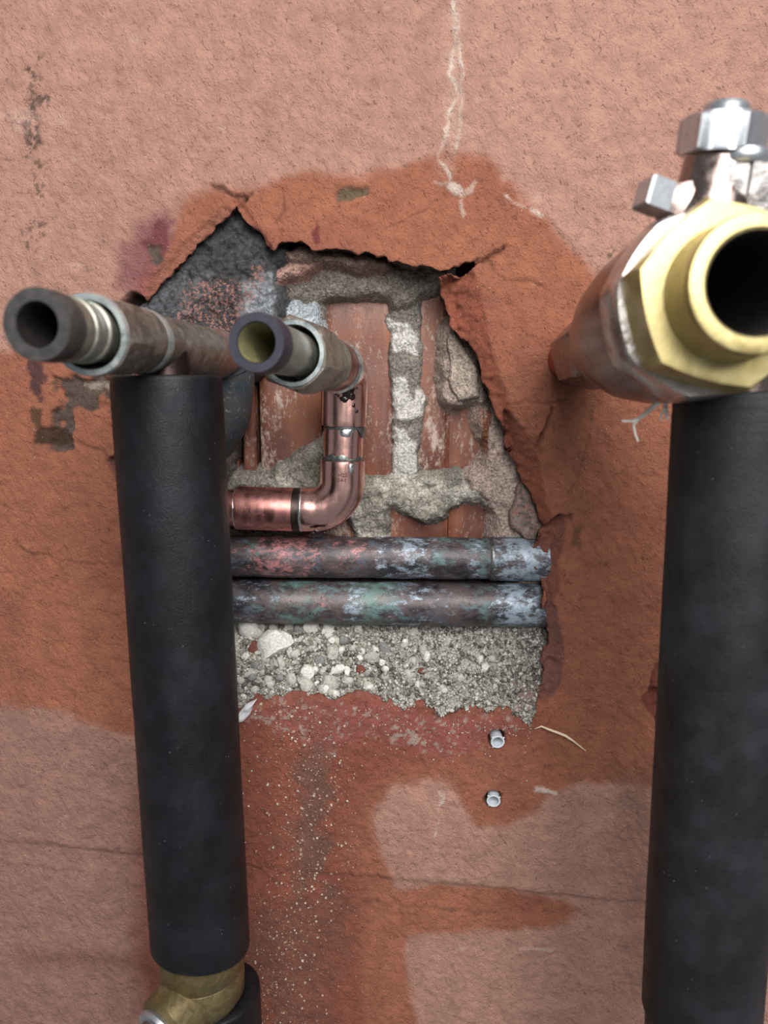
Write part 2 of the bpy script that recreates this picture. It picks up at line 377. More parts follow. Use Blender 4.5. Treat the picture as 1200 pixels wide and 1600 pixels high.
# --- relief (positive h: towards the viewer)
Xr = X*math.cos(0.5)+Z*math.sin(0.5); Zr = -X*math.sin(0.5)+Z*math.cos(0.5)
h = 0.0012*fbm(X, Z, 16, 3, 1)+0.00048*fbm(Xr*1.25, Zr*0.8, 300, 2, 11, 0.8)
pit = np.clip(fbm(Xr*1.3, Zr*0.7, 210, 2, 23)-0.45, 0, 1); h -= 0.0012*pit
h += 0.0009*np.clip(0.42-worley(X, Z, 190, 4), 0, 1)
P_ = lambda pts: poly(pts)
def window(P, mg):
    j0, j1 = np.searchsorted(xs, [P[:, 0].min()-mg, P[:, 0].max()+mg]); i0, i1 = np.searchsorted(zs, [P[:, 1].min()-mg, P[:, 1].max()+mg])
    return slice(max(i0-1, 0), i1+1), slice(max(j0-1, 0), j1+1)
def zone(pts, edge=0.004, rough=0.003, seed=0, freq=70):
    P = P_(pts); w_ = window(P, edge+rough*2+0.002); out = np.zeros_like(X); x, z = X[w_], Z[w_]
    out[w_] = 1-sstep(-edge, edge, sdist(P, x, z)+rough*fbm(x, z, freq, 4, 40+seed))
    return out
def stroke(pts, wid, rough=0.8, seed=0, soft=0.0008):
    P = P_(pts); w_ = window(P, wid*3+soft+0.004); out = np.zeros_like(X); x, z = X[w_], Z[w_]
    d = ldist(P, x+0.0012*fbm(x, z, 160, 3, 60+seed), z+0.0012*fbm(x, z, 160, 3, 70+seed))
    ww = wid*(1+rough*fbm(x, z, 110, 3, 80+seed))
    out[w_] = 1-sstep(ww-soft, ww+soft, d)
    return out
def pxw(p): return p*0.00035
DRY = lin(197, 149, 132); WET = lin(178, 113, 87)
WETP = [(-300,548),(40,548),(90,552),(160,520),(205,470),(236,410),(280,330),(330,286),(400,292),(470,268),(560,276),(640,256),(700,232),(760,240),(812,290),(842,332),(900,392),
 (960,470),(1030,520),(1080,560),(1500,600),(1500,1225),(1010,1228),(905,1225),(850,1236),(832,1265),(792,1295),(750,1285),(725,1250),(690,1222),(612,1228),(586,1258),(580,1310),(592,1350),(622,1383),
 (700,1390),(800,1396),(890,1404),(905,1422),(850,1446),(740,1456),(632,1456),(624,1490),(634,1540),(650,1600),(660,1750),(232,1750),(222,1165),(140,1138),(60,1108),(-300,1098)]
wet = zone(WETP, 0.0035, 0.0035, 1, 50)
c = np.broadcast_to(DRY, X.shape+(3,)).copy()
c *= (1+0.05*fbm(X, Z, 14, 3, 5))[..., None]
c = mix3(c, WET, wet)
c = mix3(c, lin(160, 98, 80), wet*np.clip(0.5*fbm(X, Z, 30, 4, 6)+0.1, 0, 0.6))
painted_shade = zone([(-400,1090),(60,1104),(140,1134),(225,1162),(235,1400),(245,1750),(-400,1750)], 0.004, 0.003, 29, 50)  # shade over the lower-left wall, painted into its half-dry colour
c = mix3(c, lin(172, 128, 115), 0.85*painted_shade)
# the soaked lower strip, redder, some shade painted in, mortar dust washed down it
soak_shade = zone([(365,1090),(560,1085),(830,1130),(760,1170),(640,1190),(560,1240),(540,1330),(560,1420),(560,1760),(225,1760),(225,1100)], 0.012, 0.008, 2, 30)
c = mix3(c, lin(150, 84, 68), 0.8*soak_shade)
dust = zone([(470,1100),(525,1095),(520,1200),(515,1330),(505,1400),(470,1400),(455,1300),(470,1200)], 0.006, 0.008, 3, 90)
c = mix3(c, lin(108, 92, 84), 0.55*dust)
dust2 = zone([(395,1395),(560,1400),(545,1440),(500,1600),(430,1600),(390,1500)], 0.008, 0.012, 4, 90)
c = mix3(c, lin(110, 84, 74), 0.4*dust2)
pinkrim = zone([(380,1100),(470,1092),(560,1092),(640,1108),(700,1122),(790,1110),(820,1140),(740,1165),(690,1185),(600,1150),(520,1170),(390,1130)], 0.003, 0.005, 5, 110)
c = mix3(c, lin(166, 96, 88), 0.7*pinkrim); c = mix3(c, lin(196, 188, 176), 0.6*pinkrim*sstep(0.2, 0.6, fbm(X, Z, 420, 3, 15)+0.3*fbm(X, Z, 60, 2, 16)))
# marks and darker patches in the wall colour
def mark(pts, colr, amt, edge=0.002, rough=0.004, seed=0, freq=140, brk=None):
    global c
    m = zone(pts, edge, rough, seed, freq)*amt
    if brk is not None: m = m*sstep(brk+0.1, brk+0.4, fbm(X, Z, 420, 3, 90+seed))
    c = mix3(c, colr, m); return m
mark([(35,95),(58,90),(66,165),(60,245),(40,240),(36,160)], lin(96, 78, 68), 0.85, 0.002, 0.005, 6, 150, -0.25)
mark([(55,255),(66,258),(68,310),(60,312)], lin(110, 84, 72), 0.75, 0.001, 0.004, 7, 160, -0.2)
mark([(48,340),(62,345),(62,385),(50,385)], lin(104, 84, 74), 0.7, 0.002, 0.004, 8, 160, -0.1)
mark([(-10,165),(50,170),(110,185),(105,196),(40,195),(-10,200)], lin(216, 178, 164), 0.45, 0.004, 0.006, 9, 100)
mark([(185,390),(215,345),(262,325),(282,345),(268,385),(240,430),(215,445),(190,430)], lin(140, 84, 90), 0.75, 0.006, 0.006, 10, 60)
mark([(228,378),(246,345),(280,340),(262,380),(250,415),(232,412)], lin(120, 56, 62), 0.7, 0.003, 0.005, 11, 120)
sl1 = mark([(234,385),(250,380),(252,408),(236,410)], lin(96, 88, 78), 0.9, 0.0012, 0.002, 12, 150)
mark([(490,340),(500,342),(501,362),(502,384),(491,382)], lin(120, 52, 58), 0.85, 0.001, 0.003, 13, 150)
sl2 = mark([(523,298),(574,292),(576,305),(527,314)], lin(112, 98, 78), 0.95, 0.001, 0.0015, 14, 150)
mark([(945,388),(966,386),(968,410),(944,412)], lin(112, 96, 80), 0.8, 0.002, 0.003, 15, 150, -0.2)
mark([(908,760),(918,758),(914,778),(906,776)], lin(126, 86, 62), 0.6, 0.001, 0.002, 16)
mark([(900,825),(910,822),(903,850),(894,848)], lin(120, 84, 62), 0.7, 0.001, 0.002, 17)
mark([(30,1480),(230,1490),(235,1515),(40,1508)], lin(112, 66, 50), 0.45, 0.008, 0.004, 18, 40)  # soft brown band low on the left, darker than its surroundings
mark([(960,1200),(1040,1200),(1040,1560),(1000,1560),(975,1400)], lin(138, 98, 84), 0.5, 0.012, 0.006, 19, 60)  # soft shadow strip beside the right sleeve, painted into the colour
cm = np.zeros_like(X)
for pts, wd, sd_ in (([(703,-30),(712,60),(704,118),(716,150),(700,180),(690,235),(686,250),(702,275),(710,296)], 0.0009, 1), ([(704,292),(722,302),(738,301),(741,286)], 0.0017, 2),
                     ([(712,0),(718,80),(722,140),(720,190),(712,230)], 0.0007, 3), ([(676,286),(700,288)], 0.0011, 4), ([(787,304),(800,312),(818,321)], 0.0009, 5),
                     ([(720,312),(722,340)], 0.0008, 6), ([(832,330),(846,335)], 0.001, 7), ([(838,1232),(870,1236)], 0.0016, 8), ([(815,1483),(860,1487)], 0.0012, 9), ([(690,1240),(680,1310)], 0.0009, 10)):
    s = stroke(pts, wd*0.7, 0.9, sd_, 0.0007)*(0.45+0.55*sstep(-0.35, 0.15, fbm(X, Z, 170, 3, 33+sd_))); cm = np.maximum(cm, s)
veil = stroke([(712,-30),(712,100),(714,200),(700,260)], 0.004, 0.5, 11, 0.004)
c = mix3(c, lin(226, 196, 180), 0.25*veil); c = mix3(c, lin(232, 214, 200), 0.9*cm); h += 0.0006*cm
for k in range(46):                           # small pale scuffs
    a_ = rng.uniform(0, 1200); b_ = rng.uniform(0, 1600)
    if 200 < a_ < 870 and 320 < b_ < 1130: continue
    p = at(a_, b_); r = rng.uniform(0.0006, 0.0018)
    d = np.hypot((X-p.x)/1.6, Z-p.z)+0.0012*fbm(X, Z, 200, 2, k)
    c = mix3(c, lin(216, 180, 162), 0.4*(1-sstep(r*0.2, r*1.5, d)))
# dents, slots and cracks
h -= 0.0022*sl2+0.0012*sl1
for pts, wd, dp, sd_ in (([(746,408),(768,400),(790,388)], 0.0009, 0.0035, 1), ([(762,402),(778,430),(800,440),(850,444)], 0.0005, 0.0012, 2), ([(862,640),(850,668),(838,700)], 0.0011, 0.003, 3),
                         ([(800,628),(852,632),(880,622)], 0.0004, 0.0011, 4), ([(925,640),(918,700),(905,745),(885,775)], 0.0003, 0.0008, 5), ([(865,345),(890,385),(900,398)], 0.0004, 0.001, 6),
                         ([(330,290),(352,298),(366,306),(384,312)], 0.001, 0.003, 7), ([(372,318),(392,306)], 0.0007, 0.002, 8), ([(868,812),(872,806),(892,810)], 0.0009, 0.003, 9), ([(600,360),(660,330),(690,308)], 0.0003, 0.0006, 10),
                         ([(20,845),(40,862),(130,880),(190,885)], 0.0005, 0.001, 11), ([(440,290),(445,330),(430,350)], 0.0006, 0.0014, 12), ([(120,690),(160,705),(184,738)], 0.0007, 0.0015, 13)):
    s = stroke(pts, wd, 0.6, 20+sd_, 0.0006); h -= dp*s; c = mix3(c, c*0.62, s)
# float marks running across the lower wall
def line_step(pts, amp, wd):
    Pz = P_(pts); zz = np.interp(X, Pz[:, 0], Pz[:, 1]); return amp*(1/(1+np.exp(-(Z-zz)/wd)))
m_ = sstep(at(215, 1340).x, at(420, 1370).x, X)
h += line_step([(-200,1300),(0,1312),(230,1336),(510,1364),(790,1391),(960,1405),(1300,1430)], 0.0016, 0.0008)
h -= line_step([(-200,1330),(0,1346),(230,1362),(480,1399),(610,1414),(790,1432),(960,1446),(1300,1470)], 0.0016, 0.0012)
lm = stroke([(470,1399),(610,1413),(700,1423),(780,1430)], 0.0012, 0.5, 31, 0.0015); c = mix3(c, lin(112, 72, 58), 0.6*lm)
lm = stroke([(500,1364),(620,1376),(790,1391),(1000,1410)], 0.0007, 0.5, 32, 0.0012); c = mix3(c, lin(122, 86, 74), 0.4*lm)
lm = stroke([(40,1312),(120,1322),(230,1336)], 0.0010, 0.4, 33, 0.0015); c = mix3(c, lin(120, 82, 72), 0.45*lm)
lm = stroke([(-10,1346),(60,1352),(130,1360)], 0.0008, 0.4, 34, 0.0012); c = mix3(c, lin(104, 70, 60), 0.45*lm)
# broken slopes leading down into the hole
def slope(pts, crest, k, maxd, colr, amt, seed):
    global h, c
    m = zone(pts, 0.0012, 0.0016, seed, 160); d = ldist(P_(crest), X, Z)
    drop = np.minimum(d*k, maxd)*m; h = h-drop*(1+0.25*fbm(X, Z, 260, 3, seed))+m*0.0006*fbm(X, Z, 420, 3, seed+5)
    c = mix3(c, colr, m*amt*sstep(0.0, 0.0015, drop))
slope([(738,420),(690,432),(680,470),(700,510),(745,580),(765,640),(800,720),(812,700),(806,660),(790,615),(772,560),(762,500),(752,440)], [(742,415),(756,460),(768,520),(786,580),(802,630),(815,690)], 0.75, 0.011, lin(164, 92, 70), 0.8, 51)
slope([(790,640),(840,690),(848,720),(852,780),(870,820),(846,830),(825,770),(790,690)], [(815,660),(838,694),(848,735),(856,785),(868,815)], 0.9, 0.011, lin(150, 84, 64), 0.8, 52)
slope([(870,808),(892,806),(884,845),(875,880),(876,925),(858,938),(840,900),(826,880),(846,830)], [(884,803),(888,815),(882,850),(875,885),(876,930)], 1.6, 0.009, lin(156, 98, 84), 0.9, 53)
slope([(862,935),(878,960),(880,990),(884,1030),(878,1070),(862,1085),(845,1100),(838,1060),(848,990),(850,940)], [(870,930),(876,975),(884,1010),(884,1050),(872,1085)], 1.1, 0.007, lin(138, 92, 86), 0.85, 54)
slope([(425,398),(405,372),(372,320),(362,318),(366,306),(376,310),(392,330),(412,362)], [(378,305),(400,345),(430,385)], 1.0, 0.004, lin(150, 84, 64), 0.6, 55)
slope([(228,470),(262,432),(340,356),(366,330),(352,322),(320,345),(280,385),(238,432)], [(232,425),(275,378),(318,338),(350,315)], 0.45, 0.004, lin(172, 112, 92), 0.7, 56)
slope([(372,1112),(470,1092),(560,1090),(640,1118),(700,1128),(800,1118),(826,1146),(840,1090),(700,1080),(372,1080)], [(372,1122),(470,1102),(560,1100),(640,1128),(700,1138),(800,1128),(830,1150)], 0.5, 0.004, lin(158, 92, 80), 0.4, 57)
# chipped patch on the left and by the right sleeve
dm = zone([(85,588),(100,590),(150,592),(190,580),(230,590),(230,640),(180,640),(150,640),(115,640),(108,672),(112,700),(78,702),(76,660),(88,632)], 0.001, 0.0025, 58, 160)
h -= dm*(0.0035+0.0012*fbm(X, Z, 220, 4, 59)); gm = sstep(-0.25, 0.1, fbm(X, Z, 120, 4, 60)+0.35-0.004*0)
c = mix3(c, lin(98, 86, 78), dm*gm*0.95)
dm = zone([(112,640),(190,625),(235,640),(235,760),(185,740),(150,700),(115,690)], 0.002, 0.002, 61, 120); h -= 0.0016*dm
mark([(48,568),(66,566),(68,615),(58,625),(48,612)], lin(84, 56, 58), 0.9, 0.001, 0.003, 62, 140)
mark([(50,640),(64,640),(62,668),(54,668)], lin(92, 68, 48), 0.9, 0.001, 0.002, 63, 150)
dk = mark([(52,666),(80,664),(110,682),(112,694),(88,700),(52,694)], lin(78, 58, 44), 0.95, 0.001, 0.002, 64, 150); h -= 0.002*dk
mark([(125,592),(180,600),(180,612),(150,610),(128,600)], lin(186, 168, 154), 0.8, 0.0008, 0.002, 65, 150)
dk = zone([(165,720),(178,712),(190,690),(215,690),(230,760),(200,762),(178,745)], 0.0008, 0.0015, 66, 180); h -= 0.005*dk; c = mix3(c, lin(110, 86, 78), dk*0.8)
dk = zone([(1006,1098),(1016,1075),(1030,1030),(1056,1005),(1100,1030),(1100,1180),(1030,1150),(1024,1125)], 0.0006, 0.0022, 67, 180); h -= 0.010*dk*(1+0.4*fbm(X, Z, 150, 3, 68)); c = mix3(c, lin(120, 62, 50), dk*0.8)
ho = zone([(188,470),(205,456),(222,462),(228,474),(205,490)], 0.0006, 0.0008, 69, 200); h -= 0.012*ho; c = mix3(c, lin(40, 26, 22), ho)
# plug holes
for px, py in ((776.5,1154.5),(770.5,1248)):
    p = at(px, py); d = np.hypot(X-p.x, (Z-p.z)*0.85); m = 1-sstep(0.0042, 0.0050, d+0.0006*fbm(X, Z, 250, 2, 4)); h -= 0.018*m; c = mix3(c, lin(86, 52, 44), m*0.8)
for px, py in ((1036,1262),(905,540),(700,60),(62,28),(880,395)): pass
Y = -h
WALLY = Y
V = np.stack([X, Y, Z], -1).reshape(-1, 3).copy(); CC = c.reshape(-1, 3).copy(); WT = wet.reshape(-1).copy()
nz, nx = X.shape
ii, jj = np.nonzero(keep); a = ii*nx+jj
Q = np.stack([a, a+1, a+nx+1, a+nx], 1)
# rim of the hole: edges of kept cells whose neighbour is gone
key = lambda e: e[:, 0].astype(np.int64)*10_000_000+e[:, 1]
E = np.concatenate([Q[:, [0, 1]], Q[:, [1, 2]], Q[:, [2, 3]], Q[:, [3, 0]]]); kf = key(E); kr = key(E[:, ::-1])
B = E[~np.isin(kf, kr)]
fx, fz = V[:, 0], V[:, 2]
lim = (np.abs(fx[B]-0.0).max(1) < 0.5) & (fz[B].max(1) < 0.45) & (fz[B].min(1) > -0.7); B = B[lim]
bv = np.unique(B); bx = V[bv, 0].copy(); bz = V[bv, 2].copy()
best = np.full(len(bv), 1e9); nxp = bx.copy(); nzp = bz.copy()       # snap to the broken edge
for i in range(len(HD)):
    ax_, az_ = HD[i]; ex, ez = HD[(i+1) % len(HD)]-HD[i]
    t = np.clip(((bx-ax_)*ex+(bz-az_)*ez)/(ex*ex+ez*ez+1e-18), 0, 1); qx = ax_+ex*t; qz = az_+ez*t
    d = (bx-qx)**2+(bz-qz)**2; k = d < best; best[k] = d[k]; nxp[k] = qx[k]; nzp[k] = qz[k]
V[bv, 0] = nxp; V[bv, 2] = nzp
eps = 0.004
gx = sdist(HP, nxp+eps, nzp)-sdist(HP, nxp-eps, nzp); gz = sdist(HP, nxp, nzp+eps)-sdist(HP, nxp, nzp-eps); gl = np.hypot(gx, gz)+1e-9; gx /= gl; gz /= gl
prev = bv; rimV = []; rimC = []; base = len(V); layers = []
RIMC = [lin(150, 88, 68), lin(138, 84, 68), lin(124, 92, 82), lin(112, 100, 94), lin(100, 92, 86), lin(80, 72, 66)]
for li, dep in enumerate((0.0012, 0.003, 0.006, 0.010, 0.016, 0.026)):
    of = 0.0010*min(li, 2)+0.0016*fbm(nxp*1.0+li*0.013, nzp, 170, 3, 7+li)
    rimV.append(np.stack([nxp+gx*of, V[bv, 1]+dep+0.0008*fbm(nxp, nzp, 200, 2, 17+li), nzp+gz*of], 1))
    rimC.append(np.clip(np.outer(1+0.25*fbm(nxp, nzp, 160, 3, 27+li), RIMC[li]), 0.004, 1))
    layers.append(base+li*len(bv))
pos = np.full(len(V), -1); pos[bv] = np.arange(len(bv)); ea = pos[B[:, 0]]; eb = pos[B[:, 1]]
RQ = []; pa, pb = bv[ea], bv[eb]
for L in layers:
    na, nb = L+ea, L+eb; RQ.append(np.stack([pb, pa, na, nb], 1)); pa, pb = na, nb
V2 = np.concatenate([V]+rimV); C2 = np.concatenate([CC]+rimC); W2 = np.concatenate([WT]+[WT[bv]*0.3]*len(rimV)); Q2 = np.concatenate([Q]+RQ)
used = np.unique(Q2); mp_ = np.full(len(V2), -1); mp_[used] = np.arange(len(used))
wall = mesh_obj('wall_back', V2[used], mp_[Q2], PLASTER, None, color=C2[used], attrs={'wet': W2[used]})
wall['kind'] = 'structure'; wall['label'] = 'rough terracotta-painted render wall with a ragged hole broken through it'

# ------------------------------------------------------------------ what the hole lays bare
cx0 = at(180, 700, 0.05).x; cx1 = at(905, 700, 0.05).x; cz1 = at(600, 300, 0.05).z; cz0 = at(600, 1165, 0.05).z
gxs = np.arange(cx0, cx1, 0.0007); gzs = np.arange(cz0, cz1, 0.0007); X, Z = np.meshgrid(gxs, gzs)
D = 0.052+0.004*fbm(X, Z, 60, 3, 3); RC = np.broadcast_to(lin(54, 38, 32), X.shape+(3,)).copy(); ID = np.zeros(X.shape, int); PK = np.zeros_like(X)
def lump(pts, d0, amp, freq, colr, rid, edge=0.003, steep=2.5, rnd=0.003, seed=0, wr=0.0015, colfn=None, d_fn=None, flat=0.5):
    global D, RC, ID
    sd = sdist(poly(pts, d0), X, Z)+wr*fbm(X, Z, 150, 4, 100+seed)
    dd = (d0 if d_fn is None else d_fn(X, Z))+amp*(fbm(X, Z, freq, 5, 110+seed, 0.55)-0.5*(0.5-worley(X, Z, freq*0.8, 5+seed))*flat*2)
    dd = dd+rnd*np.exp(np.minimum(sd, 0)/edge)+np.maximum(sd, 0)*steep+np.where(sd > 0.006, 0.1, 0)
    m = dd < D
    cc = np.broadcast_to(np.asarray(colr), X.shape+(3,))*(1+0.22*fbm(X, Z, 70, 4, 120+seed))[..., None]
    if colfn is not None: cc = colfn(cc)
    D = np.where(m, dd, D); RC = np.where(m[..., None], cc, RC); ID = np.where(m, rid, ID)
GREY = lin(128, 120, 112); WHITE = lin(186, 182, 176); BEIGE = lin(158, 142, 132)
# dark mortar behind the old pipes
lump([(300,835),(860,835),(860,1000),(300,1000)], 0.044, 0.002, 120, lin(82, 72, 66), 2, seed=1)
# roof of the cavity
lump([(420,436),(440,398),(500,395),(610,408),(700,412),(700,440),(662,452),(640,470),(616,476),(612,458),(508,462),(505,470),(470,470),(430,470)], 0.024, 0.0028, 110, lin(124, 116, 108), 1, seed=2)
lump([(425,428),(450,410),(478,405),(500,408),(470,424),(440,436),(424,440)], 0.0125, 0.001, 140, lin(150, 118, 108), 1, seed=3)
lump([(440,392),(470,384),(520,396),(580,402),(600,412),(560,412),(500,406),(450,408)], 0.010, 0.0012, 140, lin(128, 108, 98), 1, seed=4)
lump([(430,462),(470,452),(505,466),(500,500),(500,520),(430,520)], 0.0285, 0.002, 120, lin(112, 106, 98), 1, seed=5)
lump([(430,478),(455,472),(488,476),(496,500),(494,535),(432,535)], 0.022, 0.002, 130, lin(150, 156, 160), 1, seed=6)
# upright joint between the clay blocks
def jcol(cc):
    m = np.zeros_like(X)
    for pts in ([(608,500),(640,505),(652,530),(650,552),(632,545),(612,556)], [(612,590),(632,588),(636,612),(646,622),(652,610),(664,612),(660,650),(640,656),(614,652)], [(614,668),(634,672),(652,695),(650,760),(612,755)], [(602,495),(616,500),(612,520),(604,512)]):
        m = np.maximum(m, 1-sstep(-0.0008, 0.0008, sdist(poly(pts, 0.031), X, Z)+0.0012*fbm(X, Z, 200, 4, 131)))
    return mix3(cc, WHITE, m)
lump([(616,462),(645,455),(656,462),(654,520),(656,560),(652,600),(664,625),(658,655),(652,700),(654,752),(608,756),(614,700),(616,640),(610,560),(614,520),(604,500)], 0.0315, 0.0016, 130, lin(122, 116, 108), 1, edge=0.002, rnd=0.002, seed=7, colfn=jcol)
# bed joint under them
def bcol(cc):
    m = np.clip(1.2*fbm(X, Z, 90, 4, 133)+0.1, 0, 0.8); return mix3(cc, lin(190, 184, 174), m)
lump([(350,745),(420,742),(440,725),(472,706),(510,688),(512,745),(580,752),(650,748),(742,742),(765,735),(800,770),(785,800),(770,792),(752,782),(720,790),(700,793),(690,808),(664,816),(640,806),(618,788),(602,786),(600,845),(556,845),(546,805),(556,790),(500,770),(350,768)], 0.027, 0.003, 120, lin(136, 130, 120), 1, seed=8, colfn=bcol)
# plaster lumps on the right
lump([(693,540),(697,520),(708,498),(722,505),(748,560),(758,615),(752,628),(712,632),(694,620)], 0.0225, 0.0016, 90, BEIGE, 1, seed=9, flat=0.2)
lump([(752,640),(780,640),(806,700),(840,770),(850,860),(795,860),(776,842),(778,806),(765,782),(742,768),(736,750),(760,730),(766,690),(752,660)], 0.021, 0.0014, 80, lin(166, 148, 138), 1, seed=10, flat=0.2,
     colfn=lambda cc: mix3(cc, lin(128, 84, 66), (1-sstep(-0.002, 0.003, sdist(poly([(752,640),(775,640),(790,700),(770,715),(752,700)], 0.021), X, Z)))*sstep(-0.2, 0.3, fbm(X*2.5, Z*0.6, 120, 3, 9))))
lump([(808,905),(845,895),(856,925),(848,990),(800,985),(826,950)], 0.020, 0.0012, 120, lin(158, 142, 130), 1, seed=11)
# rubble bed below the pipes
za = at(600, 965, 0.026).z; zb = at(600, 1115, 0.002).z
def rd(X, Z): t = np.clip((za-Z)/(za-zb), 0, 1); return 0.027*(1-t)+0.0005*t+0.004*np.exp(-((t-0.45)/0.25)**2)*fbm(X, Z, 45, 2, 140)
def rcol(cc):
    m = 1-sstep(-0.002, 0.002, sdist(poly([(365,985),(420,975),(560,990),(600,1060),(570,1100),(440,1105),(400,1040)], 0.012), X, Z)+0.006*fbm(X, Z, 60, 3, 141))
    cc = mix3(cc, lin(132, 124, 108), 0.55*m)
    k = 1-sstep(-0.001, 0.001, sdist(poly([(808,985),(835,985),(842,1010),(828,1022),(812,1012)], 0.02), X, Z)+0.001*fbm(X, Z, 200, 3, 142))
    k = np.maximum(k, 1-sstep(-0.001, 0.001, sdist(poly([(800,1055),(815,1045),(845,1052),(845,1075),(808,1072)], 0.008), X, Z)+0.0015*fbm(X, Z, 200, 3, 143)))
    k = np.maximum(k, 0.8*(1-sstep(-0.001, 0.001, sdist(poly([(842,975),(858,985),(860,1040),(852,1055),(844,1020)], 0.01), X, Z))))
    cc = mix3(cc, lin(84, 80, 76), 0.85*k)
    r = 1-sstep(-0.001, 0.001, sdist(poly([(800,1078),(845,1078),(838,1110),(812,1112)], 0.003), X, Z)+0.002*fbm(X, Z, 180, 3, 144))
    return mix3(cc, lin(128, 88, 82), 0.7*r)
lump([(290,968),(866,968),(870,1010),(862,1080),(846,1110),(830,1146),(814,1132),(790,1116),(700,1130),(660,1112),(632,1124),(560,1098),(470,1098),(380,1102),(290,1110)], 0.012, 0.0026, 210, lin(170, 166, 157), 3, seed=12, colfn=rcol, d_fn=rd, steep=1.5, rnd=0.001, flat=0.9)
# dark cement coat, upper left
def ccol(cc):
    m = 1-sstep(-0.003, 0.003, sdist(poly([(385,440),(420,432),(432,460),(430,500),(400,540),(375,520),(380,480)], 0.009), X, Z)+0.003*fbm(X, Z, 110, 3, 145))
    k = 1-sstep(-0.003, 0.004, sdist(poly([(225,470),(290,410),(330,430),(310,470),(280,500),(230,500)], 0.009), X, Z)+0.003*fbm(X, Z, 90, 3, 146))
    cc = mix3(cc, lin(84, 86, 90), 0.6*k); return mix3(cc, lin(134, 138, 142), 0.9*m)
lump([(180,480),(225,460),(262,418),(330,345),(372,305),(392,330),(420,370),(445,392),(428,420),(424,440),(432,465),(430,498),(412,545),(380,580),(345,600),(345,640),(180,640)], 0.0085, 0.0030, 165, lin(58, 58, 60), 4, seed=13, colfn=ccol, steep=3, rnd=0.002)
PK = (1-sstep(-0.006, 0.004, sdist(poly([(250,520),(290,430),(330,425),(380,430),(400,400),(420,400),(425,440),(385,500),(345,560),(260,560)], 0.0085), X, Z)))
lump([(180,640),(345,640),(345,700),(330,760),(180,760)], 0.012, 0.0015, 120, lin(96, 88, 82), 4, seed=14)
# never in front of the unbroken wall
sdc = sdist(HD, X, Z)
from_wall = np.zeros_like(X)
ix = np.clip(np.searchsorted(xs, X), 0, len(xs)-1); iz = np.clip(np.searchsorted(zs, Z), 0, len(zs)-1); wy = WALLY[iz, ix]
D = np.where(sdc > 0.0006, np.maximum(D, wy+0.0022+np.clip(sdc, 0, 0.004)), D)
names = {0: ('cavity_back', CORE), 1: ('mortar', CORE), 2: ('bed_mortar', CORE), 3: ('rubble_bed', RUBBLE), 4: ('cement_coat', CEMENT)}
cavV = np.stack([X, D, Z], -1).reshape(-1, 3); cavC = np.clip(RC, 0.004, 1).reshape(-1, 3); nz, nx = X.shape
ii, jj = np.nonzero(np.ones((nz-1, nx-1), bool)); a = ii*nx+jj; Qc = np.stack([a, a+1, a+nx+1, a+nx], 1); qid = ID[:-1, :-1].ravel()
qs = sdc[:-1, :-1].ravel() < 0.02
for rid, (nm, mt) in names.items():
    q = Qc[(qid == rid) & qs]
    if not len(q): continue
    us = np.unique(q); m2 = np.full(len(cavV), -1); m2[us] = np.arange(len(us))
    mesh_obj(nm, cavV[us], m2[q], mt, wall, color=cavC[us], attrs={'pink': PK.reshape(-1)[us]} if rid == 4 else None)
def cav_depth(x, z):
    i = int(np.clip(np.searchsorted(gzs, z), 0, len(gzs)-1)); j = int(np.clip(np.searchsorted(gxs, x), 0, len(gxs)-1)); return float(D[i, j])
# clay blocks of the wall, each a piece of its own
def brick(x0, y0, x1, y1, Yf, seed, tilt=0.0, thick=0.03):
    p = at(x0, y0, Yf); q = at(x1, y1, Yf); n = 14
    u = np.linspace(0, 1, n); U, W = np.meshgrid(u, u)
    bx = p.x+(q.x-p.x)*U; bz = p.z+(q.z-p.z)*W
    e = np.minimum(np.minimum(U, 1-U)*(q.x-p.x), np.minimum(W, 1-W)*(p.z-q.z))
    by = Yf+0.0006*fbm(bx, bz, 60, 2, seed)+tilt*(U-0.5)+0.0016*np.exp(-e/0.0007)
    fr = np.stack([bx, by, bz], -1).reshape(-1, 3); bk = fr.copy(); bk[:, 1] = Yf+thick
    Vb = np.concatenate([fr, bk]); qs_ = []
    for i in range(n-1):
        for j in range(n-1): a = i*n+j; qs_.append((a, a+n, a+n+1, a+1))
    o = n*n
    for j in range(n-1):
        for a, b in ((j, j+1), ((n-1)*n+j+1, (n-1)*n+j)): qs_.append((a, b, b+o, a+o))
        for a, b in (((j+1)*n, j*n), (j*n+n-1, (j+1)*n+n-1)): qs_.append((a, b, b+o, a+o))
    for j in range(1): qs_.append((o, o+n-1, o+n*n-1, o+(n-1)*n))
    return mesh_obj('brick', Vb, qs_, BRICK, wall, sharp=30)
for k, (x0, y0, x1, y1, Yf, tl) in enumerate(((300,560,373,748,0.0375,0), (374,520,401,748,0.0362,0.001), (402,500,503,748,0.0372,0.0), (504,459,613,752,0.0355,0.0), (655,430,697,752,0.037,0.002),
        (698,560,775,752,0.0365,0.0), (470,780,556,850,0.036,0.0), (600,776,699,850,0.038,0.0), (701,776,790,850,0.0385,0.0))):
    brick(x0, y0, x1, y1, Yf, 200+k, tl)

